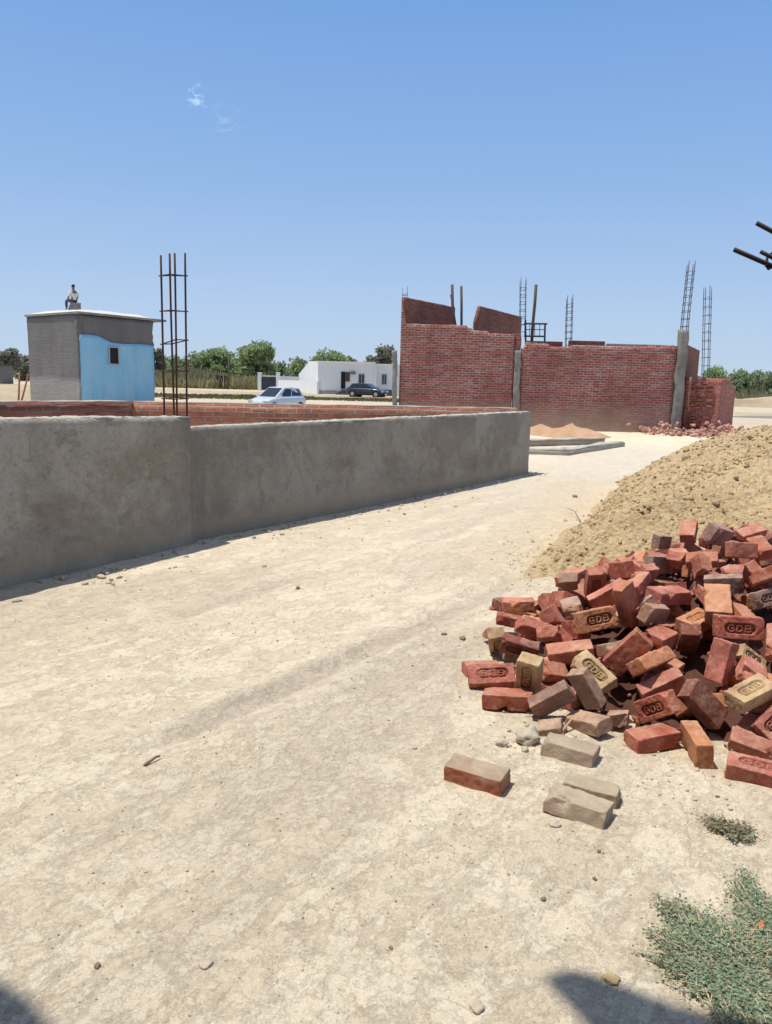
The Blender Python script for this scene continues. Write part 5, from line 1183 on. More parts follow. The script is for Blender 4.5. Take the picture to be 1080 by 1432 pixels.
grass_field('short_grass', (30, 50, 52, 57), .38, 5000, OLIVE, 7, 'dark green weeds on the flat ground at far right', .05)
# poles and sticks
def pole(name, a, b, r, mat, label, cat='pole', cross=None):
    mb = MB(); a = Vector(a); b = Vector(b); o0 = Vector((a.x, a.y, 0)); mb.tube([a-o0, (a+b)/2-o0+Vector((.02, 0, 0)), b-o0], [r, r*.95, r*.85], 8)
    o = mb.build(name, mat, None, True); o.location = o0; return tag(o, label, cat)
D = 96; t = aty(319, 496, D); pole('utility_pole', (t.x, D, -.2), (t.x+.1, D, t.z), .11, WOOD_M, 'thin grey pole standing in the tall grass between the round trees')
def stick(px0, py0, px1, py1, D, label):
    a = aty(px0, py0, D); b = aty(px1, py1, D); d = b-a; a = a-d*((a.z+.15)/d.z); pole('wooden_stick', a, b, .035, BAMBOO_M, label, 'stick')
stick(25.5, 557, 27.5, 520, 27, 'straight thin reddish stick left of the blue house')
stick(30.5, 557, 40, 523, 27.5, 'leaning thin reddish stick next to the blue house side wall')
hut = empty('shed', (aty(0, 530, 95).x, 95, 0)); tag(hut, 'small grey shed at the far left edge of the view', 'shed')
mb = MB(); mb.box((-.6, 0, 1.0), (3.2, 2.6, 2.3)); mb.build('walls', flat('grey_shed_wall', (.20, .185, .17), .9), hut)
mb = MB(); mb.prism([(-2.4, -1.5), (1.2, -1.5), (1.2, 1.5), (-2.4, 1.5)], 2.16, 2.26); mb.build('roof', flat('rusty_sheet_roof', (.12, .09, .075), .8), hut)
mb = MB(); mb.box((.0, -1.31, .8), (.7, .05, 1.5)); mb.build('door', VOID_M, hut)
sh = empty('shed', (aty(311, 540, 99).x, 99, 0)); tag(sh, 'small dark hut in the tall grass beside the thin pole', 'shed')
mb = MB(); mb.box((0, 0, .75), (1.2, 1.2, 1.7)); mb.build('walls', flat('dark_hut_wall', (.06, .055, .05), .9), sh)
mb = MB(); mb.prism([(-.8, -.8), (.8, -.8), (.7, .8), (-.7, .8)], 1.605, 1.68); mb.build('roof', flat('dark_hut_roof', (.09, .08, .07), .9), sh)
# low earth banks
def bank(x0, x1, y, wd, h, seed, mat):
    xs = lin(x0, x1, .5); ws = np.linspace(-1, 1, 11); A, B = np.meshgrid(xs, ws, indexing='ij'); n_ = np.stack([A.ravel()*.3, B.ravel(), 0*A.ravel()], -1)
    edge = np.minimum(1, np.minimum(A.ravel()-x0, x1-A.ravel())/3)
    Z = h*np.cos(B.ravel()*math.pi/2)*edge*(1+.5*fbm(n_, 1.0, 4, seed))-.03; V = np.stack([A.ravel(), y+B.ravel()*wd+.6*vn(n_, seed+2), Z], 1)
    nb_ = len(ws); i = (np.arange(len(xs)-1)[:, None]*nb_+np.arange(nb_-1)[None]).ravel(); o = mesh_obj('earth_bank', V, np.stack([i, i+nb_, i+nb_+1, i+1], 1), mat, None, True); tag(o, kind='structure')
TANB = flat('dull_tan_earth', (.40, .32, .215), .95, 0, .3, 1.5); bank(-30, -15, 47, 2.5, .75, 3, TANB); bank(26, 70, 74, 2.2, 1.0, 5, TANB); bank(18, 60, 45, 1.0, .16, 7, flat('grey_earth_strip', (.22, .195, .165), .9)); bank(-40, -5, 73, 2.0, .28, 9, TANB)
bank(-6, 3, 66, .5, .16, 10, flat('reddish_earth', (.30, .17, .11), .9))

# ------------------------------------------------------------------ soil mound on the right
MP = np.array([(1.28, 6.22), (1.40, 6.75), (2.0, 8.0), (2.65, 9.5), (3.3, 11.2), (4.1, 13.2), (5.4, 14.8), (7.4, 13.8), (8.6, 10.2), (8.2, 6.8), (5.6, 5.3), (3.0, 5.65), (1.9, 6.02)])
def poly_dist(x, y, poly):
    P = np.stack([x, y], -1); a = poly; b = np.roll(poly, -1, 0); dmin = np.full(len(x), 1e9); ins = np.zeros(len(x), bool)
    for i in range(len(a)):
        ab = b[i]-a[i]; ap = P-a[i]; t = np.clip((ap@ab)/(ab@ab), 0, 1); dmin = np.minimum(dmin, np.linalg.norm(ap-t[:, None]*ab, axis=1))
        c = ((a[i, 1] > y) != (b[i, 1] > y)) & (x < (b[i, 0]-a[i, 0])*(y-a[i, 1])/(b[i, 1]-a[i, 1]+1e-12)+a[i, 0]); ins ^= c
    return np.where(ins, dmin, -dmin)
def mound_h(x, y):
    N = np.stack([x, y, 0*x], -1); d = poly_dist(x, y, MP)+.16*fbm(N, 1.1, 3, 41)
    top = 1.34; h = top*(1-np.exp(-np.maximum(d, 0)*.66/top*1.35))*1.0
    h = h*(1+.10*fbm(N, .7, 3, 44))+np.minimum(1, np.maximum(d, 0)/.3)*(.050*fbm(N, 1.9, 4, 46)+.022*np.abs(fbm(N, 7, 3, 48))+.020*fbm(N, 15, 2, 50)+.012*vn(N*33, 51))
    apron = .03*np.exp(-np.maximum(-d, 0)/.10)
    return np.where(d > 0, h+.04*np.exp(-d/.3)*0, 0)+apron*np.where(d > 0, np.exp(-d/.2), 1)-.012-np.where(d < -.12, .04, 0)
xs = np.concatenate([np.arange(.5, 5.2, .028), np.arange(5.2, 9.6, .09)]); ys = np.concatenate([np.arange(4.9, 9.5, .028), np.arange(9.5, 15.8, .05)])
A, B = np.meshgrid(xs, ys, indexing='ij'); V = np.stack([A.ravel(), B.ravel(), mound_h(A.ravel(), B.ravel())+np.maximum(ground_h(A.ravel(), B.ravel()), -.02)], 1)
dm = poly_dist(V[:, 0], V[:, 1], MP); nb_ = len(ys); i = (np.arange(len(xs)-1)[:, None]*nb_+np.arange(nb_-1)[None]).ravel(); Q = np.stack([i, i+nb_, i+nb_+1, i+1], 1)
Q = Q[(dm[Q].max(1) > -.3)]
m = NM('clodded_soil'); c = m.coord()
k = m.mix(m.ramp(m.noise(c, 1.3, 6, .65), [(.3, 0.), (.7, 1.)]), (.42, .295, .155), (.545, .41, .24))
k = m.mix(m.math('MULTIPLY', m.ramp(m.noise(c, 16, 5, .75), [(.5, 0.), (.60, 1.)]), .6), k, (.63, .505, .325))
k = m.mix(m.math('MULTIPLY', m.ramp(m.noise(c, 11, 5, .7), [(.53, 0.), (.62, 1.)]), .55), k, (.29, .195, .10))
m.col(k); m.rough(.96); m.bump([(m.noise(c, 9, 6, .75), .05), (m.vor(c, 26), .02), (m.noise(c, 70, 4, .7), .006)], .85); SOIL_M = m.m
mound = mesh_obj('soil_mound', V, Q, SOIL_M, None, False); tag(mound, 'large heap of loose tan clodded soil behind the brick pile', 'soil mound')
mound.data.polygons.foreach_set('use_smooth', np.ones(len(mound.data.polygons), bool))
import bmesh
def ico(sub, seed, amp):
    bm = bmesh.new(); bmesh.ops.create_icosphere(bm, subdivisions=sub, radius=1); V = np.array([v.co[:] for v in bm.verts]); Fc = np.array([[v.index for v in f.verts] for f in bm.faces]); bm.free()
    V = V*(1+amp*vn(V*1.3+seed*3.1, seed)+amp*.5*vn(V*3+seed, seed+1))[:, None]; return V, Fc
ICOS = [ico(2, s, .33) for s in range(6)]
ICOS_S = [ico(1, s+20, .45) for s in range(8)]
def scatter(name, P, S, mat, parent, seed, flatz=.7, sharp=False):
    r = np.random.default_rng(seed); VV = []; FF = []; b = 0
    for p, s in zip(P, S):
        V, Fc = (ICOS_S if sharp else ICOS)[r.integers(6)]; M = np.array(Euler(r.uniform(0, 6.28, 3)).to_matrix()); q = (V*np.array([1, .8, .65]))@M.T*s; q[:, 2] *= flatz; VV.append(q+p); FF.append(Fc+b); b += len(V)
    return mesh_obj(name, np.vstack(VV), np.vstack(FF), mat, parent, False)
r = np.random.default_rng(5); n = 26000; X = r.uniform(.9, 6.0, n); Y = r.uniform(5.4, 14.5, n); d = poly_dist(X, Y, MP)
keep = (d > -.30) & (r.random(n) < np.where(d < .3, 1.2, .75)*(.35+1.3*np.clip(fbm(np.stack([X, Y, 0*X], -1), 1.6, 3, 81)+.35, 0, 1))) & ((Y < 9.5) | (r.random(n) < .4)) & (r.random(n) < np.where(d < 0, .22*np.exp(d/.15), 1)); X, Y, d = X[keep][:7500], Y[keep][:7500], d[keep][:7500]
S = .006+.020*r.random(len(X))**3.5+.026*(r.random(len(X)) < np.where(d < .3, .07, .02))*r.random(len(X)); S *= np.where(Y > 9.5, 1.5, 1); Z = mound_h(X, Y)+np.maximum(ground_h(X, Y), -.02)+S*.2
scatter('clods', np.stack([X, Y, np.maximum(Z, .0)], 1), S, SOIL_M, mound, 6, .85, True)

# ------------------------------------------------------------------ bricks
m = NM('stamped_clay_brick'); c = m.coord(); oi = m.n('ShaderNodeObjectInfo'); ocol = oi.outputs['Color']; rnd = oi.outputs['Random']
off = m.n('ShaderNodeVectorMath', operation='ADD'); m.l(c, off.inputs[0]); cx = m.n('ShaderNodeCombineXYZ'); m.l(m.math('MULTIPLY', rnd, 37.0), cx.inputs[0]); m.l(m.math('MULTIPLY', rnd, 91.0), cx.inputs[1]); m.l(cx.outputs[0], off.inputs[1]); v = off.outputs[0]
k = m.mix(m.ramp(m.noise(v, 9, 6, .68, .4), [(.34, 0.), (.66, 1.)]), ocol, m.mix(1.0, ocol, (.64, .56, .54), 'MULTIPLY'))
k = m.mix(m.math('MULTIPLY', m.ramp(m.noise(v, 14, 7, .74), [(.50, 0.), (.62, 1.)]), .6), k, m.mix(.5, ocol, (.58, .38, .25)))
k = m.mix(m.math('MULTIPLY', m.ramp(m.noise(v, 20, 7, .74), [(.54, 0.), (.63, 1.)]), .5), k, m.mix(1.0, ocol, (.42, .36, .36), 'MULTIPLY'))
k = m.mix(m.math('MULTIPLY', m.ramp(m.noise(v, 4, 3, .6), [(.52, 0.), (.66, 1.)]), .6), k, (.47, .20, .10))
k = m.mix(m.math('MULTIPLY', m.ramp(m.noise(v, 3.1, 2, .6), [(.54, 0.), (.66, 1.)]), .55), k, m.mix(1.0, k, (.55, .45, .45), 'MULTIPLY'))
k = m.mix(m.math('MULTIPLY', m.ramp(m.noise(v, 55, 4, .7), [(.58, 0.), (.7, 1.)]), .55), k, (.10, .045, .032))
k = m.mix(m.math('MULTIPLY', m.ramp(m.noise(v, 80, 3, .7), [(.60, 0.), (.72, 1.)]), .5), k, (.60, .44, .34))
gn = m.n('ShaderNodeNewGeometry'); sx = m.n('ShaderNodeSeparateXYZ'); m.l(gn.outputs['Normal'], sx.inputs[0])
du = m.math('MULTIPLY', m.ramp(sx.outputs[2], [(.35, 0.), (.95, 1.)]), m.ramp(m.noise(v, 7, 6, .7), [(.38, 0.), (.72, .8)]))
k = m.mix(m.math('MULTIPLY', du, .42), k, (.60, .46, .35))
at_ = m.n('ShaderNodeAttribute', attribute_name='frog'); k = m.mix(m.math('MULTIPLY', at_.outputs['Fac'], .75), k, m.mix(1.0, k, (.42, .34, .30), 'MULTIPLY'))
m.col(k); m.rough(.93); m.b.inputs['Specular IOR Level'].default_value = .15
m.bump([(m.noise(v, 24, 7, .78), .009), (m.noise(v, 120, 5, .75), .003)], .85); BRICK_M = m.m
m = NM('dust_caked_brick'); c = m.coord(); oi = m.n('ShaderNodeObjectInfo'); off = m.n('ShaderNodeVectorMath', operation='ADD'); m.l(c, off.inputs[0]); m.l(m.math('MULTIPLY', oi.outputs['Random'], 31.), off.inputs[1]); v = off.outputs[0]
k = m.mix(m.ramp(m.noise(v, 8, 6, .65), [(.35, 0.), (.65, 1.)]), (.36, .285, .20), (.52, .435, .325)); gn = m.n('ShaderNodeNewGeometry'); sx = m.n('ShaderNodeSeparateXYZ'); m.l(gn.outputs['Normal'], sx.inputs[0])
f = m.math('ADD', m.math('MULTIPLY', m.math('SUBTRACT', 1.0, m.ramp(sx.outputs[2], [(.3, 0.), (.9, .75)])), m.ramp(m.noise(v, 6, 5, .7), [(.36, 0.), (.56, 1.)])), 0.0)
k = m.mix(f, k, oi.outputs['Color']); m.col(k); m.rough(.95); m.bump([(m.noise(v, 22, 7, .78), .013), (m.noise(v, 110, 5, .75), .004)], .9); DUSTB_M = m.m
LET = {'G': [[(.62, .78), (.45, .95), (.2, .95), (.05, .75), (.05, .25), (.2, .05), (.45, .05), (.62, .22), (.62, .48), (.38, .48)]],
       'D': [[(.06, .04), (.06, .96), (.36, .96), (.60, .74), (.60, .26), (.36, .04), (.06, .04)]],
       'B': [[(.06, .04), (.06, .96), (.40, .96), (.57, .84), (.57, .62), (.42, .52), (.06, .52)], [(.42, .52), (.62, .40), (.62, .16), (.42, .04), (.06, .04)]]}
SEG = []
for i_, ch in enumerate('GDB'):
    for pl_ in LET[ch]:
        for a_, b_ in zip(pl_[:-1], pl_[1:]): SEG.append((np.array([-.060+i_*.0425+a_[0]*.048, -.0165+a_[1]*.033]), np.array([-.060+i_*.0425+b_[0]*.048, -.0165+b_[1]*.033])))
def stamp_height(x, y):
    qx = np.abs(x)-.052; qy = np.abs(y)-.0; d = np.sqrt(np.maximum(qx, 0)**2+qy**2)-.0265          # stadium shaped panel
    P = np.stack([x, y], -1); dl = np.full(len(x), 1.)
    for a_, b_ in SEG:
        ab = b_-a_; ap = P-a_; t = np.clip((ap@ab)/(ab@ab), 0, 1); dl = np.minimum(dl, np.linalg.norm(ap-t[:, None]*ab, axis=1))
    pit = sst(.0015, -.0035, d); let = sst(.0044, .0022, dl)
    return -.013*pit+.0105*pit*let, pit*(1-let)
def axis_pts(Lh, rr, step):
    e = np.array([0, .25, .55, 1.0, 1.6])*rr; mid = lin(-Lh+1.6*rr, Lh-1.6*rr, step); return np.unique(np.concatenate([-Lh+e, mid, Lh-e]).round(6))
def make_brick(name, dim, seed, stamp=False, broken=False, mat=None):
    r = np.random.default_rng(seed); h = np.array(dim)/2; rr = .0035+.0025*r.random(); ks = dim[0]/.228
    st = .0025 if stamp else .009
    us = [axis_pts(h[0], rr, st), axis_pts(h[1], rr, st), axis_pts(h[2], rr, .009)]
    chips = []
    for k in range(r.integers(2, 5)):
        cr_ = np.array([r.choice([-1, 1]) for _ in range(3)])*h
        if r.random() < .55: ax = r.integers(3); cr_[ax] *= r.uniform(-.8, .8)
        nv = np.sign(cr_)*np.array([r.uniform(.3, 1), r.uniform(.3, 1), r.uniform(.3, 1)]); nv /= np.linalg.norm(nv); chips.append((nv, cr_@nv-r.uniform(.002, .009)*(1 if k else 1.6), cr_))
    warp = r.normal(size=6)*.0013; shx, shy, wear = r.normal()*.006, r.normal()*.003, r.uniform(.72, 1.1)
    def f(P):
        p = P.copy(); inner = np.clip(p, -(h-rr), h-rr); dlt = p-inner; ln = np.linalg.norm(dlt, axis=1); q = p.copy(); s = ln > 1e-9
        q[s] = inner[s]+dlt[s]/ln[s][:, None]*rr; nrm_ = np.zeros_like(p); nrm_[s] = dlt[s]/ln[s][:, None]
        fz = np.zeros(len(p))
        if stamp:
            top = P[:, 2] > h[2]-1e-6; px_, py_ = P[top, 0]/ks+shx, P[top, 1]/ks+shy; hh, fr = stamp_height(px_, py_); wr = wear*(1-.55*sst(.05, .5, fbm(P[top]+seed, 16, 3, seed))); q[top, 2] += hh*wr; fz[top] = fr*wr
        for nv, dd, c0 in chips:
            t = q@nv-dd-.004*vn(q*70+seed, seed); near = (t > 0) & (np.linalg.norm(q-c0, axis=1) < .042); q[near] -= nv*t[near][:, None]
        if broken:
            nv = np.array([1, .25*r.normal(), .3*r.normal()]); nv /= np.linalg.norm(nv); t = q@nv-(h[0]-.02)-.022*fbm(q*np.array([0.4, 1, 1]), 26, 3, seed); nz = t > 0; q[nz] -= nv*t[nz][:, None]
        q += nrm_*(.0034*fbm(q+seed*.37, 55, 3, seed)[:, None])+.0009*np.stack([vn(q*14+5, seed), vn(q*14+9, seed+1), vn(q*14+13, seed+2)], 1)
        q[:, 2] += warp[0]*(q[:, 0]/h[0])**2+warp[1]*(q[:, 0]/h[0])*(q[:, 1]/h[1]); q[:, 1] += warp[2]*(q[:, 0]/h[0])**2+warp[3]*q[:, 2]/h[2]; q[:, 0] += warp[4]*q[:, 1]/h[1]
        f.fz = fz; return q
    V, Q = gridbox(us[0], us[1], us[2], f)
    o = mesh_obj(name, V, Q, mat or BRICK_M, None, True, None, {'frog': f.fz}); weld(o, .00005); return o
BC = {'R': (.43, .125, .085), 'P': (.55, .205, .148), 'O': (.57, .24, .125), 'B': (.60, .43, .26), 'Y': (.60, .45, .22), 'M': (.27, .10, .08), 'G': (.36, .24, .195), 'D': (.47, .32, .24), 'S': (.40, .30, .21), 'T': (.36, .12, .075)}
LAB = {
'1a': 'pinkish brick lying flat at the back left end of the heap', '1b': 'red brick just in front of the pinkish one at the back left end',
'1c': 'small yellow brick end sticking up near the left of the heap', '1d': 'short pale brick at the left edge above the buff stamped one',
'1e': 'buff stamped brick standing at the left edge half hidden by a maroon one', '1f': 'dark maroon stamped brick with pale top edge near the left tip',
'1g': 'long pink brick sloping down right behind the dark maroon stamped brick', '1h': 'long pink brick with buff lower edge lying above the central buff stamped brick',
'1g2': 'pink brick end wedged left of the long brick with buff edge', '1i': 'orange red stamped brick at the far left tip of the heap',
'1j': 'brick behind the left tip stamped brick with only its pale top showing', '1k': 'buff stamped brick standing upright beside the left tip stamped brick',
'1l': 'plain red brick lying in front of the left tip stamped brick', '1m': 'broken dark red brick just right of the upright buff stamped brick',
'1n': 'dusty pink grey brick slanting up right at the front left of the heap', '5a': 'buff stamped brick tilted left with its letters up, centre left of heap',
'5b': 'worn pinkish brick leaning upright against the central buff stamped brick', '5c': 'dusty pinkish grey brick at the front with its worn right end showing',
'5d': 'short dusty brick half buried under the deep stamped red brick', '5e': 'pale red brick lying flat on the dirt at the front middle of the heap',
'5f': 'dark red brick with a deep stamped panel near the front of the heap', '5g': 'dusty brick lump half buried between two dusty bricks at the front',
'5h': 'dust covered brick lying flat on the dirt in front of the heap', '6a': 'lone reddish brick half coated in dust farthest out on the dirt',
'6b': 'front one of the two dust covered bricks lying side by side', '6c': 'rear one of the two dust covered bricks lying side by side',
'4a': 'large plain pink brick leaning towards the viewer right of the centre', '4b': 'buff stamped brick with clear raised letters at the right edge of the heap',
'4c': 'dark maroon rough brick slanting down right near the front of the heap', '4d': 'orange red brick standing on edge at the very front of the heap',
'4e': 'pale stamped brick at the lower right corner of the heap', '4f': 'pinkish brick lying just behind the lower right corner stamped brick',
'4g': 'pink stamped brick tilted at the right edge below the buff stamped one', '4h': 'narrow buff stamped brick peeking out below the orange lettered brick at right',
'4i': 'small pink brick end beneath the narrow buff stamped brick', '4j': 'pink brick standing upright cut by the right edge of the view',
'4k': 'bright orange brick end under the large brown tilted brick', '4l': 'thin lit brick edge slanting up right above the deep stamped red brick',
'4m': 'dark brown brick in shadow below the small orange stamped brick', '3a': 'pink brick jutting up at the top peak of the heap',
'3b': 'greyish brown brick tilted at the top right of the peak brick', '3b2': 'pale pink brick behind the greyish brown tilted brick at the top',
'3c': 'pink brick with dark underside at the top right of the heap', '3d': 'pink brick lying level below the top right brick with dark underside',
'3d2': 'rounded reddish brick end at the top right edge of the heap', '3e': 'flat pink brick lying level below the peak brick',
'3f': 'thin pale brick sliver left of the flat pink brick near the top', '3g': 'grey brown brick lying at the upper left shoulder of the heap',
'3g2': 'grey brown brick at the topmost left behind the shoulder brick', '3g3': 'short red brick right of the grey brown shoulder brick',
'3h': 'small pink brick end in the upper middle above the flat pale brick', '3i': 'brick with jagged pale top edge and brown front in the upper right middle',
'3j': 'orange pink brick standing upright facing the viewer in the middle right', '3k': 'red stamped brick with large letters and yellowish left end at middle right',
'3l': 'small orange stamped brick whose corner points forward in the middle', '3m': 'pink brick sloping down behind the red lettered brick with yellowish end',
'3n': 'grey white stamped brick at the right edge of the heap', '3o': 'pink brick standing on its corner right of the jagged edged brick',
'3p': 'pink brick slanting up at the right edge above the grey white stamped brick', '3p2': 'dark red brick edge resting over the grey white stamped brick',
'3q': 'pale pink flat topped brick with dark front in the upper middle of the heap', '2a': 'big orange stamped brick facing left in the middle of the heap',
'2b': 'upright pink brick leaning behind the big orange stamped brick', '2c': 'pale stamped brick with round panel end at the back left of the heap',
'2d': 'long pink brick slanting up right across the pale stamped back brick', '2e': 'bright red orange brick at the back left behind the dusty topped one',
'2f': 'dusty pale topped short brick left of the big orange stamped brick', '2g': 'short greyish brick at the back left edge of the heap',
'2h': 'rough brownish red brick at the back above the long slanting brick', '2h2': 'dull red brick at the back left of the rough brownish red one',
'2i': 'stamped pink brick at the back near the grey brown shoulder bricks', '2i2': 'short pink brick below the grey brown shoulder brick',
'2j': 'pink topped brick with dark red end facing left in the upper middle', '2k': 'dusty brick with dark front just under the pale flat topped one',
'2k2': 'short curved looking dusty brick right of the upright leaning brick', '2l': 'large brown faced brick tilted up right in the centre of the heap',
'2m': 'reddish brick tucked behind the large brown faced brick', '2m2': 'short maroon brick above the right corner of the large brown brick',
'2n': 'small dusty buff brick piece above the central buff stamped brick', '2o': 'dark red brick with thin lit edge left of the big orange stamped brick',
'2p': 'small pink brick piece left of the dusty pale topped short brick', '2q': 'short pink brick in the shade left of the dark red thin edged brick'}
GB = 'bricks in and around the loose heap'
for i_, (nm, t, q, L_, colr, stp) in enumerate(BRICKS):
    o = make_brick('brick', L_, 100+i_*3, bool(stp), L_[0]/L_[1] < 1.85, DUSTB_M if colr in 'ST' else BRICK_M)
    o.rotation_mode = 'QUATERNION'; o.rotation_quaternion = Quaternion(q); o.location = t
    rr = random.Random(i_); kk = .88+.24*rr.random(); o.color = (*[min(1, x*kk*(1+.06*rr.uniform(-1, 1))) for x in BC[colr]], 1)
    tag(o, LAB[nm], 'brick', GB)
protos = [make_brick('brick', (.228, .11, .072), 900+k, False, False) for k in range(4)]
for i_, (t, q) in enumerate(FILL):
    o = protos[i_] if i_ < 4 else protos[i_ % 4].copy()
    if i_ >= 4: COL.objects.link(o)
    o.rotation_mode = 'QUATERNION'; o.rotation_quaternion = Quaternion(q); o.location = t; rr = random.Random(500+i_); cc = BC[rr.choice('RRPPOMG')]; kk = .8+.3*rr.random(); o.color = (*[x*kk for x in cc], 1)
    tag(o, 'red brick wedged deep in the heap with little or nothing of it showing', 'brick', GB)

HP = np.array([(0.44,4.07),(0.53,3.47),(0.78,3.33),(1.08,3.14),(1.26,2.97),(1.55,2.84),(2.2,2.7),(3.2,2.9),(3.9,3.8),(4.1,5.4),(3.6,6.6),(2.6,6.9),(1.9,6.6),(1.2,6.0),(0.79,5.44),(0.6,4.77)])
A, B = np.meshgrid(np.arange(.4, 4.2, .04), np.arange(2.6, 7.0, .04), indexing='ij'); a_ = A.ravel(); b_ = B.ravel(); dd = poly_dist(a_, b_, HP); N = np.stack([a_, b_, 0*a_], -1)
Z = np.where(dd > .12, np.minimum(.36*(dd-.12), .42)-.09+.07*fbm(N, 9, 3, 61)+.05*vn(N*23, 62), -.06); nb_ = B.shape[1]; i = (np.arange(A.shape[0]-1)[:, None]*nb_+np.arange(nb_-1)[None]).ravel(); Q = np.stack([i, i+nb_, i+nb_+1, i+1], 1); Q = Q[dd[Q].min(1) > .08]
o = mesh_obj('dark_heap_core', np.stack([a_, b_, Z], 1), Q, flat('gap_shade_brown', (.085, .036, .025), .95, 0, .45, 25), None, True); kk_ = np.random.default_rng(3).integers(0, len(a_), 1500); kk_ = kk_[dd[kk_] > .26]; pr_ = np.random.default_rng(4); ch_ = scatter('brick_chips', np.stack([a_[kk_], b_[kk_], np.maximum(Z[kk_], .0)+.015], 1), .005+.022*pr_.random(len(kk_))**2.2, flat('broken_brick_chips', (.30, .11, .07), .95, 0, .5, 14), o, 12, 1.0, True); ch_['kind'] = 'stuff'; tag(o, 'added dark brick crumb core whose colour stands for shade in the heap gaps', 'rubble', kind='stuff')  # added core, dark brown so the gaps between bricks read as shade
# ------------------------------------------------------------------ stones, clods and litter on the lane
m = NM('pale_stone'); c = m.coord(); m.col(m.mix(m.noise(c, 9, 5, .65), (.33, .28, .21), (.56, .50, .41))); m.bump([(m.noise(c, 14, 5, .7), .01), (m.noise(c, 60, 4), .003)], .8); STONE_M = m.m
DARKST = flat('dark_clod', (.22, .165, .12), .95, 0, .35, 30)
def stone(px_, py_, wpx, mat, label, seed, flatz=.62, name='stone', cat='stone'):
    q = gp(px_, py_); wpx = wpx*(.75 if mat == DARKST else 1); s = wpx/2/1085*(q.y*cp+EYE*sp); V, Fc = ico(3, seed, .38); V = V*np.array([1, .8, flatz])*s
    V += .06*s*np.stack([vn(V/s*4, seed), vn(V/s*4, seed+1), vn(V/s*4, seed+2)], 1)
    o = mesh_obj(name, V, Fc, mat, None, True, (q.x, q.y, gz(q.x, q.y)+s*flatz*.5)); o.rotation_euler = (0, 0, seed*1.7); return tag(o, label, cat)
for k, a in enumerate([
 (737, 1038, 38, STONE_M, 'pale grey lump of stone at the front left foot of the brick heap', .8),
 (702, 1044, 17, STONE_M, 'small grey stone left of the pale lump by the brick heap', .7),
 (735, 1051, 10, STONE_M, 'tiny pebble just in front of the pale grey lump', .8),
 (88, 812, 12, STONE_M, 'pale stone at the foot of the rendered wall on the left', .8),
 (119, 818, 11, STONE_M, 'flat pebble right of the pale stone under the rendered wall', .5),
 (142, 809, 13, STONE_M, 'angular pebble near the rendered wall below its stained patch', .6),
 (417, 825, 9, DARKST, 'small dark clod alone in the middle of the lane', .7),
 (621, 888, 11, DARKST, 'dark clod on the lane left of the brick heap', .6),
 (647, 896, 12, DARKST, 'dark brown clod right beside the left tip of the brick heap', .6),
 (666, 1408, 24, STONE_M, 'half sunk stone with dark side at the bottom edge of the view', .5),
 (136, 1350, 14, DARKST, 'dark stone on the dirt near the bottom left shadow', .6),
 (288, 1350, 19, STONE_M, 'flat grey brown stone at the bottom left of the lane', .4),
 (547, 1323, 8, DARKST, 'tiny dark pebble at the lower middle of the lane', .7),
 (760, 1258, 12, DARKST, 'dark clod on bare dirt left of the green weeds', .6),
 (832, 1230, 9, DARKST, 'square dark chip on the dirt above the green weeds', .8),
 (838, 1189, 8, DARKST, 'small brown chip below the two dust covered bricks', .8),
 (862, 688, 9, DARKST, 'dark clod beside the far edge of the soil mound', .6),
 (804, 695, 12, DARKST, 'flat dark clod on the sandy edge of the soil mound', .5),
 (855, 1367, 26, flat('yellowish_stone', (.46, .33, .17), .9, 0, .2, 20), 'flat yellowish stone beside the shadow at bottom right', .25),
 (690, 852, 13, flat('red_chip', (.30, .11, .07), .9, 0, .3, 30), 'reddish brick chip behind the left end of the heap', .4),
 (777, 1155, 15, STONE_M, 'sandy lump at the near corner of the two dust covered bricks', .5),
]): stone(a[0], a[1], a[2], a[3], a[4], 200+k, a[5])
def twig(px0, py0, px1, py1, r, mat, label, lift=.012, name='twig'):
    a = gp(px0, py0); b = gp(px1, py1); a.z = gz(a.x, a.y)+lift*.4; b.z = gz(b.x, b.y)+lift; mm = (a+b)/2+Vector((.01, .012, lift*.8)); mb = MB(); o0 = a.copy(); mb.tube([a-o0, mm-o0, b-o0], [r, r*.8, r*.5], 6); o = mb.build(name, mat, None, True); o.location = o0; return tag(o, label, 'twig')
twig(202, 1070, 224, 1058, .007, DARKST, 'short dark twig on the lane left of the wheel track')
twig(812, 733, 793, 716, .005, WOOD_M, 'thin dry twig poking out of the soil mound edge', .05)
twig(785, 1030, 806, 1016, .006, flat('pale_wood_splinter', (.50, .30, .19), .8), 'pinkish wood splinter between dusty bricks at the heap front', .03)
# loose gravel and crumbs (uncountable)
r = np.random.default_rng(77); P = []; S = []
def crumbs(px0, py0, sx, sy, n, s0, s1):
    for k in range(n):
        q = gp(px0+r.normal()*sx, min(1600, max(600, py0+r.normal()*sy))); s = s0+(s1-s0)*r.random()**3; P.append((q.x, q.y, gzq(q.x, q.y)+s*.25)); S.append(s)
for a in ((150, 800, 60, 14, 60, .006, .03), (330, 742, 90, 10, 90, .006, .026), (520, 702, 90, 8, 60, .008, .03), (740, 664, 16, 3, 22, .01, .04), (760, 1030, 40, 22, 60, .003, .014), (640, 1180, 40, 25, 40, .002, .008), (865, 1010, 60, 40, 60, .003, .012), (960, 1090, 60, 22, 60, .003, .012), (400, 1150, 320, 180, 1300, .001, .006), (780, 1230, 140, 80, 160, .0015, .006), (720, 860, 30, 25, 60, .003, .012), (740, 790, 35, 22, 160, .004, .016), (880, 1120, 50, 26, 60, .002, .008), (450, 850, 260, 60, 700, .002, .009), (850, 1020, 130, 30, 200, .002, .014)): crumbs(*a)
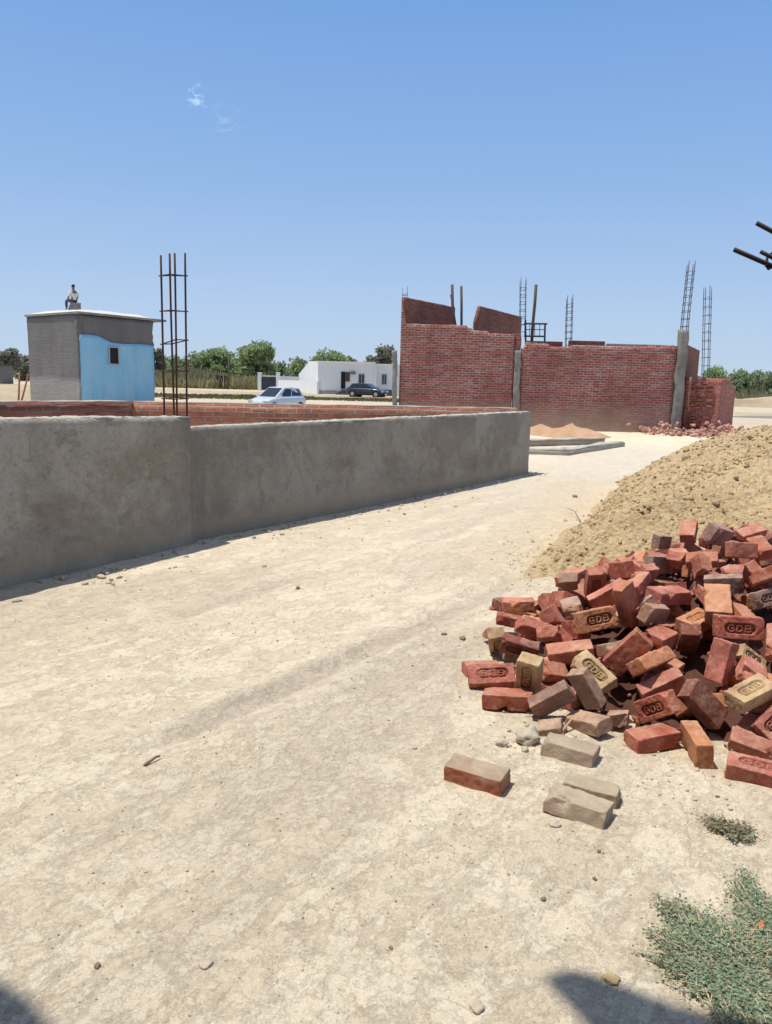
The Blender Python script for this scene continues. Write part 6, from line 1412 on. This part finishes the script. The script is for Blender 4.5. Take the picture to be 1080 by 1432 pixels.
for p0_, p1_, n_ in ((W0, WJ, 130), (WJ, W1, 330)):          # crumbs and spilled mortar along the foot of the wall
    for k in range(n_):
        q = p0_.lerp(p1_, r.random())+N_OUT*(abs(r.normal())*.13+.02); s = .004+.026*r.random()**3.2; P.append((q.x, q.y, gzq(q.x, q.y)+s*.25)); S.append(s)
g_ = scatter('gravel', np.array(P), np.array(S), STONE_M, None, 9); tag(g_, 'loose gravel and crumbs scattered over the lane', 'gravel', kind='stuff')

# ------------------------------------------------------------------ creeping weeds
WEED = leaf_mat('grey_green_weed_leaves', (.235, .325, .215), (.32, .41, .28), (.46, .50, .34)); DRYW = leaf_mat('dry_weed_leaves', (.26, .20, .13), (.17, .17, .105), (.36, .28, .18)); STEM = flat('pale_weed_stems', (.46, .37, .24), .9)
def weeds(name, polys, nst, nleaf, size, seed, label, hgt, dry):
    r = np.random.default_rng(seed); mb = MB(); VL = []; TL = []; MI = []
    for (roots, poly, share) in polys:
        poly = [gp(*p) for p in poly]; pa = np.array([(p.x, p.y) for p in poly]); lo, hi = pa.min(0), pa.max(0); k = 0
        while k < nst*share:
            tip = r.uniform(lo, hi)
            if poly_dist(tip[None, 0], tip[None, 1], pa)[0] < .0+.02*r.random(): continue
            k += 1; rt = gp(*roots[r.integers(len(roots))]); rt = np.array([rt.x, rt.y]); st_ = tip+(rt-tip)*min(1, .10/np.linalg.norm(rt-tip)*(1+2*r.random())); nv = 6; tip = tip+(r.normal(size=2)*.035 if r.random() < .22 else 0); bend = r.normal(size=2)*.02
            pts = []
            for j in range(nv):
                t = j/(nv-1); p = st_*(1-t)+tip*t+bend*math.sin(t*3.14); z = gzq(p[0], p[1])+.004+hgt*(.35+.65*r.random())*math.sin(min(1, t*1.3)*1.9)*.8; pts.append((p[0], p[1], z))
            if r.random() < .22: mb.tube(pts, [.0016]*nv, 4)
            pts = np.array(pts)
            for j in range(int(nleaf*(.6+.8*r.random()))):
                t = r.random(); ii = t*(nv-1); i0 = int(min(ii, nv-2)); c0 = pts[i0]+(pts[i0+1]-pts[i0])*(ii-i0)+r.normal(size=3)*np.array([.008, .008, .004]); c0[2] = max(c0[2], gzq(c0[0], c0[1])+.003)
                a = r.normal(size=3); a[2] *= .45; a /= np.linalg.norm(a); up_ = np.array([0, 0, 1.])+r.normal(size=3)*.45; b = np.cross(up_, a); b /= np.linalg.norm(b)+1e-9; s = size*(.4+1.0*r.random()**1.5)
                VL += [c0, c0+a*s*.55+b*s*.44, c0+a*s*1.0, c0+a*s*.55-b*s*.44]; TL += [r.random()]*4; MI.append(r.random() < dry+.25*(vn(np.array([[c0[0]*9, c0[1]*9, 0.]]), 5)[0] > .25))
    o = mesh_obj(name, np.array(VL), np.arange(len(VL)).reshape(-1, 4), WEED, None, False, None, {'tone': np.array(TL)}); o.data.materials.append(DRYW); o.data.polygons.foreach_set('material_index', np.array(MI, dtype=np.int32)); 
    tag(o, label, 'weeds', kind='stuff'); s = mb.build('stems', STEM, o); return o
weeds('creeping_weeds', [
 ([(1010, 1340), (1040, 1380), (980, 1330)], [(892, 1300), (905, 1290), (935, 1292), (905, 1262), (912, 1250), (945, 1255), (985, 1268), (1040, 1285), (1080, 1290), (1130, 1330), (1130, 1470), (1010, 1470), (975, 1408), (966, 1375), (930, 1360), (908, 1345), (912, 1318)], .78),
 ([(1060, 1280), (1075, 1300)], [(1003, 1228), (1030, 1212), (1046, 1208), (1066, 1250), (1090, 1270), (1120, 1300), (1060, 1300), (1020, 1262), (1025, 1245)], .10),
 ([(1010, 1380)], [(905, 1345), (925, 1330), (970, 1360), (985, 1410), (960, 1372)], .12)], 1500, 26, .0085, 4, 'patch of grey green creeping weeds in the bottom right corner', .022, .10)
weeds('dry_weed_sprig', [([(1015, 1166)], [(980, 1147), (1000, 1142), (1012, 1160), (1000, 1172)], .4), ([(1025, 1168)], [(1005, 1150), (1030, 1152), (1055, 1160), (1056, 1180), (1025, 1188), (1008, 1172)], .6)], 110, 20, .010, 6, 'small half dried weed tuft above the weed patch at right', .03, .62)
lf = gp(1061, 1312); mb = MB(); mb.add([(-.012, -.006, 0), (.0, -.009, .004), (.018, 0, .006), (.0, .009, .002)], [(0, 1, 2, 3)]); o = mb.build('dry_leaf', flat('orange_leaf', (.55, .14, .05), .7)); o.location = (lf.x, lf.y, gz(lf.x, lf.y)+.045); o.rotation_euler = (.4, .2, 1.0); tag(o, 'bright orange dry leaf lying on the green weeds', 'leaf')

# ------------------------------------------------------------------ pillar with bent reinforcing rods (right) and an unseen house added to shade the lane
PY = 2.3
pil = empty('rebar_pillar', (aty(1325, 500, PY).x, PY, 0)); tag(pil, 'dark thick reinforcing rods with a tie, sticking out of a pillar at upper right', 'rebar')
pl0 = pil.location; zt = aty(1325, 500, PY).z
pb = col_box('pillar', (pl0.x+.02, PY, -.1), (pl0.x+.02, PY, zt), .24, .24, CONC_M, pil, 12); pb.location = (-pl0.x, -PY, 0)
def rod(p, q, r, nm, yo=0): 
    mb = MB(); a = aty(p[0], p[1], PY+yo)-pl0; b = aty(q[0], q[1], PY+yo)-pl0; mid = a.lerp(b, .6)+Vector((0, 0, .012)); mb.tube([a, a.lerp(mid, .5), mid, b, Vector((b.x+.02, b.y*.5, b.z-.2))], r, 8); return mb.build(nm, BLACKBAR_M, pil, True)
rod((1027, 349), (1290, 475), .0068, 'bar', -.06); rod((1058.5, 312), (1300, 452), .0068, 'bar', .08); rod((1064, 352), (1300, 480), .006, 'bar', .03)
a = aty(1073, 356, PY-.0)-pl0; mb = MB(); P_ = [aty(1073, 361, PY+.03), aty(1072, 372, PY-.07), aty(1074.5, 376, PY-.06), aty(1084, 371, PY-.03), aty(1082, 352, PY+.06), aty(1074, 358, PY+.04)]
mb.tube([p-pl0 for p in P_], .004, 6); mb.build('stirrup', BLACKBAR_M, pil, True)
ZS = 5.6; sh_ = shade_shift(ZS)
def cast(px_, py_): g = gp(px_, py_); return Vector((g.x+sh_.x, g.y+sh_.y))
hs = empty('shadow_casting_house', (-1.8, -2.5, 0)); tag(hs, 'added unseen house behind the viewpoint, slab shaped to cast the shadows at the bottom', 'house'); o0 = hs.location
tip = [cast(767, 1362), cast(795, 1352), cast(868, 1378), cast(925, 1402), cast(985, 1416)]
lft = [cast(-60, 1345), cast(0, 1376), cast(28, 1392), cast(62, 1432)]
low = [cast(800, 1398), cast(838, 1440)]
pts = [(-7.0, -1.9), (-7.0, lft[0].y+.3), tuple(lft[0]), tuple(lft[1]), tuple(lft[2]), tuple(lft[3]), (lft[3].x+.05, low[1].y-.5), (low[1].x-.03, low[1].y-.5), tuple(low[1]), tuple(low[0])]+[tuple(t) for t in tip]+[(tip[-1].x+.8, tip[-1].y-.35), (1.4, -1.9)]
mb = MB(); mb.prism([(p[0]-o0.x, p[1]-o0.y) for p in pts], ZS-.06, ZS+.06); mb.build('roof_slab', CONC_M, hs)  # added slab, outline follows the ground shadows shifted back towards the sun
mb = MB(); mb.box((-2.6-o0.x, -3.3-o0.y, 2.75), (8.0, 2.9, 5.55)); mb.build('walls', BR_DK, hs)
for dx in (-1.4, .9):
    mb = MB(); mb.box((dx, .66, 1.05), (1.0, .08, 2.1)); mb.build('door', VOID_M, hs)
